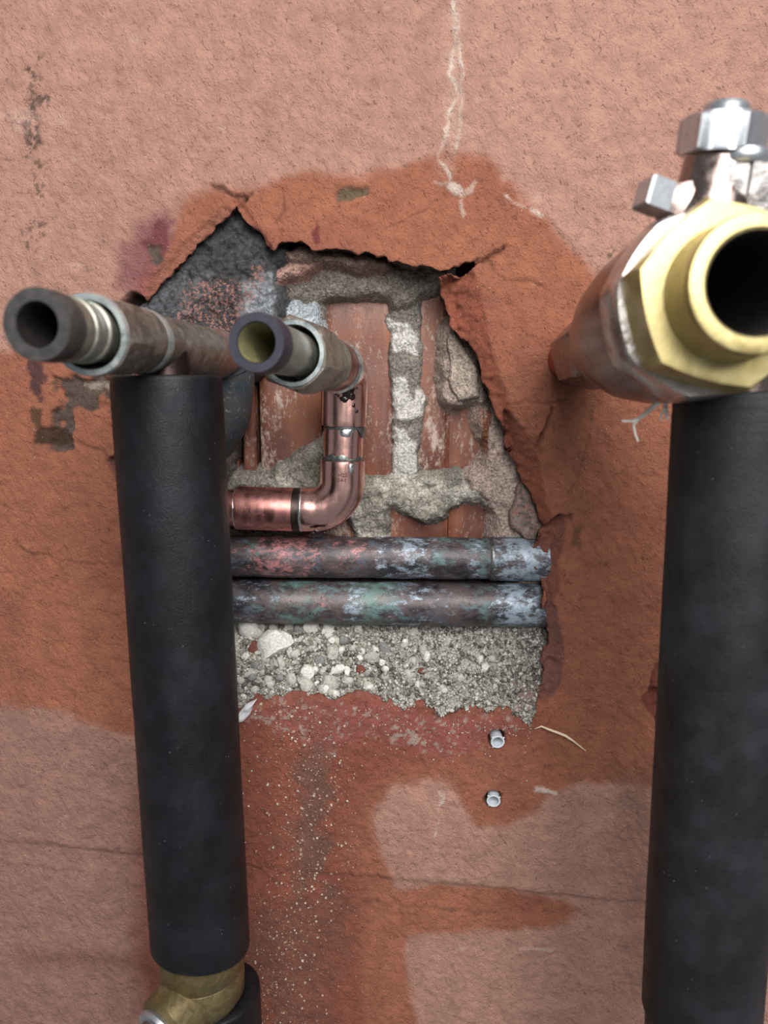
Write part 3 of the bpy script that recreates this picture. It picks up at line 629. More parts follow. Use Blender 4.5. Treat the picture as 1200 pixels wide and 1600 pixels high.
# ------------------------------------------------------------------ stones in the rubble
def stone(name, p, r, mat, parent, seed, sq=(1, 0.8, 0.9), n=10, flat=0.25):
    rs = np.random.default_rng(seed); planes = rs.normal(size=(9, 3)); planes[0] = (0.1, -1, 0.2); planes /= np.linalg.norm(planes, axis=1)[:, None]; off = rs.uniform(0.55, 0.9, 9)
    th = np.arange(n)/n*2*math.pi; ph = np.linspace(0.12, math.pi-0.12, 7)
    dv = np.stack([np.outer(np.sin(ph), np.cos(th)), np.outer(np.sin(ph), np.sin(th)), np.outer(np.cos(ph), np.ones(n))], -1)
    s = np.ones(dv.shape[:2])
    for pl, of in zip(planes, off): dt = dv @ pl; s = np.where(dt > 0.05, np.minimum(s, of/np.maximum(dt, 0.05)), s)
    R = dv*s[..., None]*np.array(sq)*r
    a = rs.uniform(0, 6.28); R = R @ np.array([[math.cos(a), 0, math.sin(a)], [0, 1, 0], [-math.sin(a), 0, math.cos(a)]])
    V_, Q_, T_ = rings(R[::-1]+np.array(p), False, True, True)
    return mesh_obj(name, V_, Q_, mat, parent, sharp=38, T=T_)
def on_rubble(px, py, lift=0.0):
    Yd = 0.015
    for _ in range(6): p = at(px, py, Yd); Yd = cav_depth(p.x, p.z)
    return at(px, py, Yd-lift)
STN = [(430,1006,29,ST_W),(388,978,22,ST_W),(396,1012,12,ST_R),(485,980,13,ST_W),(514,985,17,ST_W),(452,973,14,ST_Y),(481,1050,13,ST_W),(526,1046,13,ST_W),(540,1050,10,ST_W),(478,1068,14,ST_Y),
       (517,1068,14,ST_Y),(505,1078,9,ST_Y),(520,1018,14,ST_Y),(413,1028,10,ST_Y),(440,1036,11,ST_Y),(524,1085,8,ST_W),(602,1012,12,ST_G),(580,1028,12,ST_Y),(575,1070,8,ST_Y),(638,1050,12,ST_Y),
       (757,1043,8,ST_W),(562,1045,9,ST_R),(660,1048,7,ST_R),(536,1000,9,ST_G),(545,1062,9,ST_Y),(400,990,12,ST_Y),(455,1060,11,ST_Y),(462,1020,9,ST_Y),(497,1000,9,ST_Y),(700,1000,7,ST_Y),(720,1060,8,ST_Y),
       (770,1030,8,ST_Y),(660,1015,9,ST_Y),(690,1075,8,ST_Y),(648,985,9,ST_Y),(560,985,9,ST_Y),(602,1055,9,ST_Y),(775,985,9,ST_Y),(500,1032,9,ST_G),(420,1062,9,ST_Y),(390,1052,10,ST_Y)]
rs = np.random.default_rng(21)
for k in range(80):
    x_ = 372+abs(rs.normal(0, 190)); y_ = rs.uniform(980, 1090)
    if x_ < 800: STN.append((x_, y_, rs.uniform(4.5, 8.5), [ST_W, ST_Y, ST_Y, ST_W, ST_G][rs.integers(5)]))
for k, (px, py, rp, mt) in enumerate(STN):
    p = on_rubble(px, py, size(rp, at(px, py))*0.25); stone('stone', p, size(rp, p)*1.08, mt, wall, 300+k, (1.0, 0.7, 0.8))
def grains(name, pts, rads, mats_col, mat, parent):
    base = np.array([[1,0,0],[-1,0,0],[0,1,0],[0,-1,0],[0,0,1],[0,0,-1]], float)
    tri = np.array([[0,2,4],[2,1,4],[1,3,4],[3,0,4],[2,0,5],[1,2,5],[3,1,5],[0,3,5]])
    n = len(pts); rs = np.random.default_rng(11); j = 1+rs.uniform(-0.3, 0.3, (n, 6, 3)); q = rs.normal(size=(n, 4)); q /= np.linalg.norm(q, axis=1)[:, None]
    w_, x_, y_, z_ = q.T
    Rm = np.stack([np.stack([1-2*(y_*y_+z_*z_), 2*(x_*y_-w_*z_), 2*(x_*z_+w_*y_)], -1), np.stack([2*(x_*y_+w_*z_), 1-2*(x_*x_+z_*z_), 2*(y_*z_-w_*x_)], -1), np.stack([2*(x_*z_-w_*y_), 2*(y_*z_+w_*x_), 1-2*(x_*x_+y_*y_)], -1)], 1)
    Vg = np.einsum('nij,nkj->nki', Rm, base[None]*j)*np.asarray(rads)[:, None, None]+np.asarray(pts)[:, None, :]
    Tg = (tri[None]+6*np.arange(n)[:, None, None]).reshape(-1, 3)
    cg = np.repeat(np.asarray(mats_col), 6, axis=0)
    o = mesh_obj(name, Vg.reshape(-1, 3), None, mat, parent, color=cg, T=Tg); o['kind'] = 'stuff'; return o
rs = np.random.default_rng(5); gp, gr_, gc = [], [], []
RP = poly([(365,974),(852,974),(862,1010),(852,1075),(828,1132),(790,1110),(700,1122),(560,1092),(380,1098)], 0.010)
lo2 = RP.min(0); hi2 = RP.max(0)
cand = rs.uniform(lo2, hi2, (15000, 2)); ok = sdist(RP, cand[:, 0], cand[:, 1]) < 0.001
for x_, z_ in cand[ok]:
    r = 0.0004+0.0016*rs.random()**4; gp.append((x_, cav_depth(x_, z_)-0.25*r, z_)); gr_.append(r)
    gc.append(lin(*[(188,185,176),(166,162,152),(142,138,128),(206,203,196),(104,100,94)][rs.integers(5)]))
grains('sand_grains', gp, gr_, gc, RUBBLE, wall)
gp, gr_, gc = [], [], []
for k in range(2600):                          # mortar crumbs stuck to the soaked strip
    t = rs.random(); px = rs.normal(455+30*math.sin(t*5), 42); py = 1100+t*520
    if not 372 < px < 560: continue
    p = at(px, py); i = np.searchsorted(zs, p.z); j = np.searchsorted(xs, p.x); r = 0.00024+0.0010*rs.random()**5
    gp.append((p.x, WALLY[i, j]-0.2*r, p.z)); gr_.append(r); gc.append(lin(*[(206,190,170),(170,132,112),(150,112,96),(190,160,140)][rs.integers(4)]))
for k in range(500):
    px = rs.uniform(560, 830); py = 1105+abs(rs.normal(0, 35)); p = at(px, py); i = np.searchsorted(zs, p.z); j = np.searchsorted(xs, p.x); r = 0.0002+0.0005*rs.random()**3
    gp.append((p.x, WALLY[i, j]-0.2*r, p.z)); gr_.append(r); gc.append(lin(*[(210,200,186),(190,170,154)][rs.integers(2)]))
grains('mortar_crumbs', gp, gr_, gc, RUBBLE, wall)
# broken pieces of render still wedged in the edge
def chunk(name, pts, Yf, thick, colr, mat, seed, pink=False):
    P = densify(poly(pts, Yf), 0.0012, 0.0005); c0 = P.mean(0); n = len(P); R = []; C_ = []
    for f, dy in ((1.04, thick), (1.05, thick*0.5), (1.0, 0.0012), (0.93, 0.0003), (0.8, 0), (0.6, 0), (0.4, 0), (0.2, 0)):
        q = c0+(P-c0)*f; y = Yf+dy+0.0007*fbm(q[:, 0], q[:, 1], 230, 3, seed)
        R.append(np.stack([q[:, 0], y, q[:, 1]], 1)); C_.append(np.broadcast_to(colr, (n, 3))*(1+0.3*fbm(q[:, 0], q[:, 1], 150, 3, seed+1))[:, None])
    R = np.array(R)
    V_, Q_, T_ = rings(R, False, False, True)
    if P[:, 0] @ np.roll(P[:, 1], -1)-P[:, 1] @ np.roll(P[:, 0], -1) < 0: Q_ = Q_[:, ::-1]; T_ = T_[:, ::-1]
    C_ = np.concatenate(C_+[np.array([colr])])
    return mesh_obj(name, V_, Q_, mat, wall, color=np.clip(C_, 0.01, 1), T=T_, sharp=50, attrs={'pink': np.full(len(V_), 1.0 if pink else 0.0)})
chunk('render_chip', [(808,765),(818,752),(830,762),(838,790),(848,822),(838,845),(826,842),(800,826),(798,808),(804,790)], 0.013, 0.008, lin(120, 112, 104), CEMENT, 401, True)
chunk('render_chip', [(700,520),(712,516),(722,540),(742,572),(750,606),(748,620),(716,626),(704,600)], 0.0195, 0.006, lin(160, 146, 134), CORE, 402)

# ------------------------------------------------------------------ old horizontal pipes
def pat_cols(fn):
    def f(V_):
        out = np.zeros((len(V_), 3))
        px = np.array([proj(v)[0] for v in V_[::44]]); px = np.repeat(px, 44)[:len(V_)]
        px = np.concatenate([px, np.full(len(V_)-len(px), px[-1])]) if len(px) < len(V_) else px
        dn = V_[:, 2]
        for ch, lst in enumerate(fn):
            for c0, wd, a in lst: out[:, ch] = np.maximum(out[:, ch], a*np.exp(-((px-c0)/wd)**2))
        return out
    return f
def old_pipe(name, y0, y1, Yp, half, xe, cols, label, joint=None):
    A = at(250, y0, Yp); B = at(xe, y1, Yp); r = size(half, at(600, (y0+y1)/2, Yp)); n = 150
    t = thing(name, A, label, 'pipe', 'old copper pipes crossing the hole')
    pts = [A.lerp(B, i/n) for i in range(n+1)]
    rr = [r*(1+0.012*math.sin(i*0.31)+0.01*math.sin(i*0.13+y0)) for i in range(n+1)]
    sweep('pipe', pts, rr, PATINA, t, 44, color=pat_cols(cols))
    if joint:
        s = s_at(A, B, joint); ax = (B-A).normalized()
        st_ = [s, s+0.0003]+[s+0.0012+((B-A).length-s-0.0012)*i/40 for i in range(41)]
        sweep('socket', [A+ax*x for x in st_], [r*0.98, r*1.05]+[r*1.053]*41, PATINA, t, 44, color=pat_cols([[(0,1,0)], [(775,20,0.3)], [(810,60,0.95)]]))
        lathe('solder_ring', A, ax, [(s-0.0016, r*1.0), (s-0.001, r*1.035), (s-0.0002, r*1.045), (s+0.0004, r*1.045), (s+0.0006, r*1.0)], SOLDER_DULL, t, cap0=False, cap1=False, wob=0.012)
    return t
old_pipe('copper_pipe', 868, 874, 0.019, 32.5, 890, [[(450,90,0.8),(560,60,0.6),(380,60,0.5)], [(410,25,0.6),(700,60,0.6),(750,15,0.7)], [(640,60,0.75),(600,20,0.6),(740,25,0.6)]], 'upper of the two old horizontal copper pipes, pinkish and dark with a soldered socket', 768)
old_pipe('copper_pipe', 938, 946, 0.019, 34, 892, [[(500,30,0.55),(580,30,0.45)], [(480,70,0.75),(580,55,0.95),(760,60,0.6)], [(400,60,0.55),(560,25,0.7),(640,80,0.6),(800,50,0.95)]], 'lower of the two old horizontal copper pipes, mottled blue-green patina above the rubble')

# ------------------------------------------------------------------ new copper pipe run with its open stub
YP = 0.004
A0 = at(536, 742, YP); rp = size(30.5, A0); rf = size(35, A0)
run = thing('copper_pipe_run', at(536, 797, YP), 'bright new copper pipe with soldered elbows and open stub above the old pipes', 'pipe')
S0 = at(540, 577, YP); S1 = at(400, 535, -0.118); SA = (S1-S0).normalized(); SL = (S1-S0).length
corner = at(534, 796, YP); left = at(250, 793, YP); low = at(536, 700, YP)
sweep('vertical_pipe', [at(538, 660, YP), at(537, 690, YP), at(536, 725, YP)], rp, COPPER, run, 48)
el = round_path([at(536, 719, YP), corner, at(473, 796, YP)], [size(46, A0)], 0.0015)
m = len(el); rad = [rf*(1.0 if 0 < i < m-1 else 0.985) for i in range(m)]
elbow = sweep('elbow', el, rad, COPPER, run, 48, 50)
up = round_path([at(538, 665, YP), S0, S0+SA*s_at(S0, S1, 526)], [0.0095], 0.0015)
elbow2 = sweep('elbow', up, [rf*(1.0 if 0 < i < len(up)-1 else 0.985) for i in range(len(up))], COPPER, run, 48, 50)
sweep('horizontal_pipe', [left, at(380, 793.5, YP), at(470, 796, YP)], size(29, A0), COPPER_RED, run, 40)
c0_, c1_ = at(371, 793.5, YP), at(459, 796, YP)
lathe('coupling', c0_, c1_-c0_, [(0, rf*0.94), (0.0004, rf*0.985), (0.004, rf*0.98), ((c1_-c0_).length*0.6, rf*0.985), ((c1_-c0_).length, rf*0.985)], COPPER_RED, run)
c2_ = at(471, 796, YP)
lathe('coupling_end', c1_, c2_-c1_, [(0, rf*0.98), (0.0004, rf*0.975), ((c2_-c1_).length, rf*0.975)], COPPER_DARK, run)
def solder(name, A, ax, r, w0, amp, seed, mat=SOLDER_DULL, parent=run, top=1.0):
    # a bead round the joint whose far edge wanders
    ax, u, v = frame(ax); sg = 72; th = np.arange(sg)/sg*2*math.pi; A = np.array(A); R = []
    wv = w0*(0.75+amp*fbm(np.cos(th)*1.4+seed, np.sin(th)*1.4, 1.3, 2, seed)); wv = np.clip(wv, w0*0.45, 9)
    for f, q in ((0, 0.985), (0.05, 1.018), (0.35, 1.026), (0.8, 1.015), (1.0, 0.995)):
        R.append(A+np.outer(wv*f, np.array(ax))+np.outer(r*q*np.cos(th), np.array(u))+np.outer(r*q*np.sin(th), np.array(v)))
    V_, Q_, _ = rings(np.array(R)); return mesh_obj(name, V_, Q_, mat, parent)
solder('solder_ring', at(538, 665.5, YP), Vector((0, 0, -1)), rp*1.03, 0.0034, 0.9, 2)
solder('solder_ring', at(536, 719, YP), Vector((0, 0, 1)), rp*1.03, 0.0034, 0.9, 5)
hx = (left-c2_).normalized()
solder('solder_ring', at(474, 796, YP), hx, rf*0.985, 0.0016, 0.3, 7, SOLDER)
solder('solder_ring', at(370, 793.5, YP), -hx, rf*0.96, 0.0011, 0.6, 8, SOLDER)
def on_cyl(name, A, ax, r, spots, mat, parent, lift=0.00018):          # drops that lie on a pipe: (angle from the viewer, along, radius)
    ax, u, v = frame(ax); tc = (CAM-Vector(A)); tc = (tc-ax*tc.dot(ax)).normalized(); sd = ax.cross(tc); VV, QQ, TT = [], [], []; n = 20; nv = 0
    for k, (an, s, rr, el_) in enumerate(spots):
        rs_ = np.random.default_rng(k+3); R = []; ph = np.arange(n)/n*2*math.pi
        wob = 1+0.28*fbm(np.cos(ph)*1.5+k, np.sin(ph)*1.5, 1.0, 3, k)
        for f, lf in ((1.0, -0.0001), (0.92, lift), (0.6, lift*2.2), (0.25, lift*2.6)):
            a = an+np.cos(ph)*rr*wob*f/r; ss = s+np.sin(ph)*rr*wob*f*el_
            R.append(np.array(A)+np.outer(ss, np.array(ax))+np.outer((r+lf)*np.cos(a), np.array(tc))+np.outer((r+lf)*np.sin(a), np.array(sd)))
        V_, Q_, T_ = rings(np.array(R), False, False, True); VV.append(V_); QQ.append(Q_+nv); TT.append(T_+nv); nv += len(V_)
    return mesh_obj(name, np.concatenate(VV), np.concatenate(QQ), mat, parent, T=np.concatenate(TT))
on_cyl('solder_drip', at(536, 722, YP), Vector((0, 0, -1)), rf, [(-0.38, 0.0020, 0.0017, 1.5)], SOLDER, run)
on_cyl('solder_drip', at(538, 671, YP), Vector((0, 0, -1)), rp, [(-0.15, 0.001, 0.0042, 0.55)], SOLDER, run, 0.0003)
on_cyl('flux_blot', at(538, 612, YP), Vector((0, 0, -1)), rf, [(-0.2, 0.0, 0.0036, 1.0), (-0.32, 0.0022, 0.002, 1.2), (0.02, 0.0035, 0.0022, 0.8), (-0.05, 0.0042, 0.0015, 1.0), (0.25, 0.0022, 0.0007, 1), (0.36, 0.0012, 0.0006, 1), (-0.4, 0.0072, 0.0011, 1.2), (-0.55, 0.0102, 0.0011, 1.0), (-0.55, -0.002, 0.0009, 1)], FLUX, run)
on_cyl('flux_blot', at(500, 808, YP), Vector((1, 0, 0)), rf, [(0.82, 0.0, 0.0026, 0.9), (0.95, -0.003, 0.0022, 1.2), (0.95, 0.0035, 0.0026, 1.0)], FLUX, run)
# stamped size on the elbow
def stamp(txt, px, py, hpx):
    cu = bpy.data.curves.new('stamp_text', 'FONT'); cu.body = txt; cu.size = size(hpx, A0)/0.7; cu.align_x = 'LEFT'; cu.extrude = 0.0; cu.offset = size(0.12, A0)
    to = bpy.data.objects.new('stamp_text', cu); col.objects.link(to); dg = bpy.context.evaluated_depsgraph_get(); me = bpy.data.meshes.new_from_object(to.evaluated_get(dg)); bpy.data.objects.remove(to)
    a = at(px, py, YP); ax_x = at(536, py, YP).x
    for vv in me.vertices:
        x = a.x+vv.co.x-ax_x; z = a.z+vv.co.y; rr = rf+0.0003
        an = x/rr; vv.co = (ax_x+rr*math.sin(an), YP-rr*math.cos(an), z)
    me.materials.append(m_plain('stamped_shadow_line', lin(96, 52, 50), 0.6, 0.2) if 'stamped_shadow_line' not in bpy.data.materials else bpy.data.materials['stamped_shadow_line'])
    o = bpy.data.objects.new('stamped_lettering', me); col.objects.link(o); o.parent = elbow; o.matrix_parent_inverse = Matrix.Identity(4)
    return o
stamp('S', 519, 741, 6.0); stamp('H22', 532, 741, 5.5); stamp('254-1', 528, 748.5, 5.0)

def s_px(px): return s_at(S0, S1, px)
rS = lambda half, px: size(half, S0+SA*s_px(px))
q = lambda px: s_px(px)
lathe('solder_ring', S0, SA, [(q(530), rf*1.0), (q(529), rf*1.10), (q(525), rf*1.12), (q(523.5), rf*1.0)], SOLDER, run, cap0=False, cap1=False)
lathe('socket', S0, SA, [(q(526), rf*1.0), (q(525), rf*1.03), (q(510), rf*1.03), (q(509), rf*0.99)], m_copper('brown_copper', lin(186, 138, 128), lin(110, 84, 80), 0.30, 0.8, 0.4, 0.65), run)
lathe('adapter', S0, SA, [(q(511), rf*0.98), (q(509), rf*1.08), (q(506), rf*1.10), (q(504), rf*1.03), (q(502), rf*1.09), (q(499), rf*1.11), (q(497.5), rf*1.06), (q(488), rf*1.12)], TARN_D, run)
rn = rS(63, 462)
lathe('union_nut', S0, SA, [(q(494), rn*0.76), (q(492), rn*0.84, 0.3), (q(486), rn*0.92, 0.9), (q(463), rn, 1), (q(459.5), rn*0.955, 0.9), (q(458), rn*0.88, 0.3), (q(458), rn*0.70), (q(462), rn*0.68), (q(480), rn*0.66)], TARN, run, rot=0.35, cap1=False, seg=72)
SILVER_RIM = m_tarnish('worn_silver_rim', lin(158, 168, 170), lin(190, 196, 196), lin(120, 126, 122), 0.7, 0.34, 0.6)
lathe('union_nut_rim', S0, SA, [(q(460), rn*0.69), (q(457), rn*0.70), (q(457), rn*0.80), (q(459), rn*0.83)], SILVER_RIM, run, cap0=False, cap1=False, wob=0.01)
rt = rS(37, 455); re = rS(47.5, 400); rh = rS(30.5, 400)
lathe('tail_pipe', S0, SA, [(q(485), rt*0.95), (q(470), rt*0.95), (q(440), rt), (q(422), rt*1.02), (q(416), rt*1.1)], TARN_D, run, cap0=False, cap1=False)
lathe('tail_flange', S0, SA, [(q(419), re*0.8), (q(416), re*0.96), (q(414), re), (q(402), re), (q(400), re*0.97), (q(400), rh*1.08), (q(402), rh)], FACE_B, run, cap1=False, cap0=False)
lathe('bore', S0, SA, [(q(401), rh*1.02), (q(404), rh*0.97), (q(440), rh*0.93), (q(480), rh*0.9), (q(500), rh*0.88)], BORE_G, run, cap0=False)

# ------------------------------------------------------------------ left pipe stub
L0 = at(352, 554, 0.006); L1 = at(57, 507, -0.172); LA = (L1-L0).normalized()
stub = thing('pipe_stub', L0, 'tarnished bronze pipe stub with loose union nut and dark open end, above left black sleeve', 'pipe')
q = lambda px: s_at(L0, L1, px)
rL = lambda half, px: size(half, L0+LA*q(px))
ra = rL(39, 300)
lathe('collar', L0, LA, [(q(345), ra*0.98), (q(342), ra*1.04), (q(336), ra*1.06), (q(330), ra*1.04), (q(326), ra*0.99), (q(322), ra*1.03), (q(316), ra*0.99)], m_tarnish('pink_brown_bronze', lin(130, 104, 94), lin(160, 132, 122), lin(184, 184, 174), 0.6, 0.40), stub, wob=0.02)
lathe('pipe', L0, LA, [(q(350), ra*0.97), (q(320), ra), (q(280), ra), (q(222), ra*0.99)], TARN, stub)
rb = rL(50, 220)
lathe('solder_ring', L0, LA, [(q(230), ra), (q(228), rb*0.96), (q(222), rb*1.03), (q(216), rb*1.0), (q(214), rb*0.95)], SILVER_RIM, stub, cap0=False, cap1=False, wob=0.012)
lathe('adapter', L0, LA, [(q(222), rb*0.92), (q(218), rb*0.98), (q(205), rb*1.0), (q(190), rb*0.98), (q(182), rb*0.97)], TARN, stub)
rn = rL(67, 140); NA = (LA+Vector((0.02, 0, -0.03))).normalized(); NO = L0+LA*q(192)
nl = (L0+LA*q(136)-NO).length
lathe('union_nut', NO, NA, [(0, rb*0.95), (0.002, rn*0.92, 0.3), (0.006, rn*0.98, 0.7), (nl*0.9, rn, 0.8), (nl-0.0008, rn*0.97, 0.4), (nl, rn*0.92), (nl, rn*0.8), (nl-0.002, rn*0.78), (nl-0.012, rn*0.75), (0.004, rn*0.72)], TARN, stub, rot=0.2, cap0=False, seg=72)
lathe('union_nut_rim', NO, NA, [(nl-0.001, rn*0.79), (nl+0.0006, rn*0.80), (nl+0.0006, rn*0.93), (nl-0.001, rn*0.965)], SILVER_RIM, stub, cap0=False, cap1=False, wob=0.01)
rt = rL(52, 110); re = rL(57.5, 57); rh = rL(34, 57)
lathe('tail_pipe', L0, LA, [(q(180), rt*0.86), (q(139), rt*0.88), (q(134), rt*0.88), (q(133), rt*0.97), (q(127), rt*0.98), (q(126), rt*0.90), (q(113), rt*0.90), (q(112), rt*0.98), (q(104), rt), (q(103), rt*0.94), (q(84), rt*0.95)], TARN_D, stub, cap0=False, cap1=False)
lathe('tail_flange', L0, LA, [(q(88), rt*0.9), (q(85), re*0.97), (q(82), re), (q(59), re), (q(57), re*0.97), (q(57), rh*1.08), (q(60), rh)], FACE_D, stub, cap0=False, cap1=False)
lathe('bore', L0, LA, [(q(58), rh*1.02), (q(64), rh*0.96), (q(120), rh*0.9), (q(180), rh*0.88)], BORE, stub, cap0=False)
ep = round_path([at(338, 556, 0.012), at(358, 585, 0.016), at(352, 650, 0.02), at(318, 705, 0.026)], [0.008, 0.02], 0.0015)
sweep('elbow', ep, [rL(42, 345)*(1.06 if i < 12 else 1.0) for i in range(len(ep))], BLACKFIT, stub, 40)

# ------------------------------------------------------------------ foam sleeves
def sleeve(name, A, B, r, mat, label, top=0.004, bot=0.003, seed=1, n=150, pinch=None, cut=0.0):
    t = B-A; Ln = t.length; ax, u, v = frame(t, Vector((1, 0, 0))); th = np.arange(64)/64*2*math.pi; R = []; A_ = np.array(A)
    st = [(0.014, 0.55), (0.001, 0.55), (0.0, 0.62), (-0.0002, 0.8), (0.0, 0.955), (0.0006, 0.985)]
    pr = [(s, f) for s, f in st]+[(0.002+(Ln-0.004)*i/n, 1.0) for i in range(n+1)]+[(Ln-0.0008, 0.985), (Ln-0.0002, 0.955), (Ln, 0.8), (Ln, 0.6), (Ln-0.012, 0.55)]
    for s, f in pr:
        w_ = 1.0
        if s < 0.02 and f == 1.0: w_ = 1-0.02*math.exp(-s/0.004)+0.012*math.sin(s*1500+1)*math.exp(-s/0.012)
        if pinch and f == 1.0: w_ -= pinch[1]*math.exp(-((s-pinch[0])/pinch[2])**2)
        rr = r*f*w_*(1+0.008*fbm(np.cos(th)*1.2+seed, np.sin(th)*1.2+s*14, 1.0, 3, seed)+0.004*np.sin(th*2+s*20))
        ss = s+cut*np.cos(th-0.7)*(1 if s > Ln-0.02 else 0)*min(1, (s-Ln+0.02)/0.02)
        R.append(A_+np.outer(ss if np.ndim(ss) else np.full(64, ss), np.array(ax))+np.outer(rr*np.cos(th), np.array(u))+np.outer(rr*np.sin(th), np.array(v)))
    V_, Q_, _ = rings(np.array(R)); o = mesh_obj(name, V_, Q_, mat, None)
    own_origin(o); tag(o, label, 'pipe insulation', 'black foam sleeves on the upright pipes'); return o
SY = -0.080
SLA = at(260, 588, SY); SLB = at(314, 1478, SY)
print('left sleeve', SLA, SLB)
sleeve('foam_pipe_sleeve', SLA, SLB, 0.0236, FOAM, 'long black foam sleeve on the upright pipe left of the hole', seed=2, cut=0.004)
SRA = at(1158, 612, -0.118); SRB = at(1094, 1584, -0.118)
print('right sleeve', SRA, SRB)
sleeve('foam_pipe_sleeve', SRA, SRB, 0.0240, FOAM_R, 'black foam sleeve on the upright pipe below the brass ball valve', seed=9)
SRC = SRB+(SRB-SRA).normalized()*0.0003
sleeve('foam_pipe_sleeve', SRC, SRC+(SRB-SRA).normalized()*0.09, 0.0222, FOAM_R, 'short end of black foam at the lower right corner, under the right sleeve', seed=12, n=30)

# upright pipes inside the sleeves, joined to the fittings above them
def riser(A, B, Ys, top, foot, mat, parent):
    p = A.lerp(B, (Ys-A.y)/(B.y-A.y)); d = (foot-top).normalized()
    k = Vector((top.x, top.y, p.z-0.002))
    sweep('riser_pipe', round_path([p, k, top+d*0.004], [0.012]) if (k-p).length > 0.02 else [p, top-d*0.001, top+d*0.004], 0.011, mat, parent, 32)
riser(L0, L1, SY, SLA, SLB, COPPER_DARK, stub)

# ------------------------------------------------------------------ brass valve at the foot of the left sleeve
ax = (SLB-SLA).normalized(); BA = SLB-ax*0.006
bv_ = thing('brass_valve', BA, 'dirty brass valve with a silver-ringed side port at the foot of left sleeve', 'valve')
rb = 0.0206
lathe('body', BA, ax, [(0, rb*0.9), (0.002, rb*0.98), (0.0165, rb), (0.017, rb*0.985), (0.0175, rb), (0.030, rb*0.98), (0.036, rb*0.8), (0.05, rb*0.5), (0.052, rb*0.4)], BRASS_D, bv_)
po = BA+ax*0.026+Vector((-0.001, -0.004, 0)); pd = (Vector((-0.50, -0.80, -0.22))).normalized()
lathe('side_port', po, pd, [(0, 0.0150), (0.012, 0.0152), (0.019, 0.0152, 0.2), (0.0215, 0.0148), (0.0235, 0.0128), (0.0235, 0.011)], BRASS_D, bv_)
lathe('ring', po, pd, [(0.0232, 0.0088), (0.0235, 0.0122), (0.0250, 0.0128), (0.0268, 0.0122), (0.0272, 0.0108), (0.0272, 0.0088)], ZINC, bv_, cap0=False, cap1=False)
lathe('spindle', po, pd, [(0.022, 0.0090), (0.030, 0.0090), (0.034, 0.0084), (0.044, 0.0080), (0.045, 0.007)], CHROME_D, bv_)
LS = BA+ax*0.036+Vector((0.004, 0.006, 0))
sleeve('foam_pipe_sleeve', LS, LS+ax*0.08, 0.0225, FOAM, 'stub of wet black foam under the brass valve at the bottom edge', seed=15, n=30)

# ------------------------------------------------------------------ ball valve on the right
V0 = at(893, 562, 0.004); V1 = at(1186, 442, -0.190); VA = (V1-V0).normalized()
q = lambda px: s_at(V0, V1, px)
rV = lambda half, px: size(half, V0+VA*q(px))
valve = thing('ball_valve', V0, 'large nickel-plated ball valve with open yellow brass end and nut-topped stem at right', 'valve')
lathe('pipe', V0, VA, [(-0.006, 0.0135), (q(935), 0.0135)], m_copper('brown_pipe', lin(176, 118, 100), lin(110, 74, 64), 0.4, 0.8), valve)
r1 = rV(150, 1095)
lathe('tail_nut', V0, VA, [(q(912), 0.0140), (q(914), 0.0182, 0.8), (q(930), 0.0190, 0.9), (q(946), 0.0190, 0.9), (q(950), 0.0170)], CHROME_D, valve, rot=0.3, seg=72)
lathe('body', V0, VA, [(q(946), 0.0165), (q(955), 0.0185), (q(972), 0.0225), (q(1000), 0.0270), (q(1030), 0.0292), (q(1062), 0.0296), (q(1080), 0.0290)], CHROME_D, valve, cap1=False)
lathe('body_rim', V0, VA, [(q(1074), 0.0286), (q(1077), 0.0304, 0.5), (q(1092), 0.0308, 0.6), (q(1104), 0.0304, 0.6), (q(1108), 0.0290, 0.4), (q(1108.2), 0.0250)], CHROME, valve, rot=0.15, k=8, seg=72, cap0=False, cap1=False)
lathe('hex_end', V0, VA, [(q(1104), 0.0262), (q(1108), 0.0284, 0.7), (q(1112), 0.0290, 1), (q(1138), 0.0290, 1), (q(1142), 0.0276, 0.6), (q(1143), 0.0240), (q(1143.2), 0.0195)], BRASS, valve, rot=0.25, seg=72, cap0=False, cap1=False)
lathe('outlet_ring', V0, VA, [(q(1142), 0.0202), (q(1150), 0.0192), (q(1174), 0.0190), (q(1182), 0.0193), (q(1185), 0.0188), (q(1186), 0.0178), (q(1186), 0.0150), (q(1184), 0.0141)], BRASS, valve, cap0=False, cap1=False)
lathe('bore', V0, VA, [(q(1185), 0.0142), (q(1180), 0.0134), (q(1150), 0.0132), (q(1120), 0.0125), (q(1090), 0.0105), (q(1070), 0.0095)], BORE, valve, cap0=False)
lathe('ball', V0, VA, [(q(1052), 0.003), (q(1053), 0.0075), (q(1050), 0.0090), (q(1046), 0.0098)], BRASS_D, valve, cap0=True, cap1=False)
T0 = at(1108, 345, -0.145); T1 = at(1136, 165, -0.150); TA = (T1-T0).normalized()
qq = lambda py: (T1-T0).length*(345-py)/(345-165)
lathe('stem_neck', T0, TA, [(qq(420), 0.016), (qq(345), 0.0152), (qq(325), 0.0140), (qq(300), 0.0118), (qq(262), 0.0108), (qq(246), 0.0105)], CHROME_D, valve, seg=48)
for dx, ww in ((-0.0036, 0.0030), (0.0040, 0.0040)):
    lathe('stem_flat', T0+Vector((0.0062+dx, -0.0085, 0)), TA, [(qq(365), ww*1.5, 1), (qq(268), ww*1.45, 1), (qq(264), ww*1.2, 1)], CHROME, valve, rot=0.785, k=4, seg=48)
lathe('washer', T0+Vector((0.0052, -0.0050, 0)), TA, [(qq(264), 0.0050), (qq(262), 0.0076), (qq(256), 0.0082), (qq(246), 0.0082), (qq(240), 0.0076), (qq(238), 0.0050)], ZINC, valve)
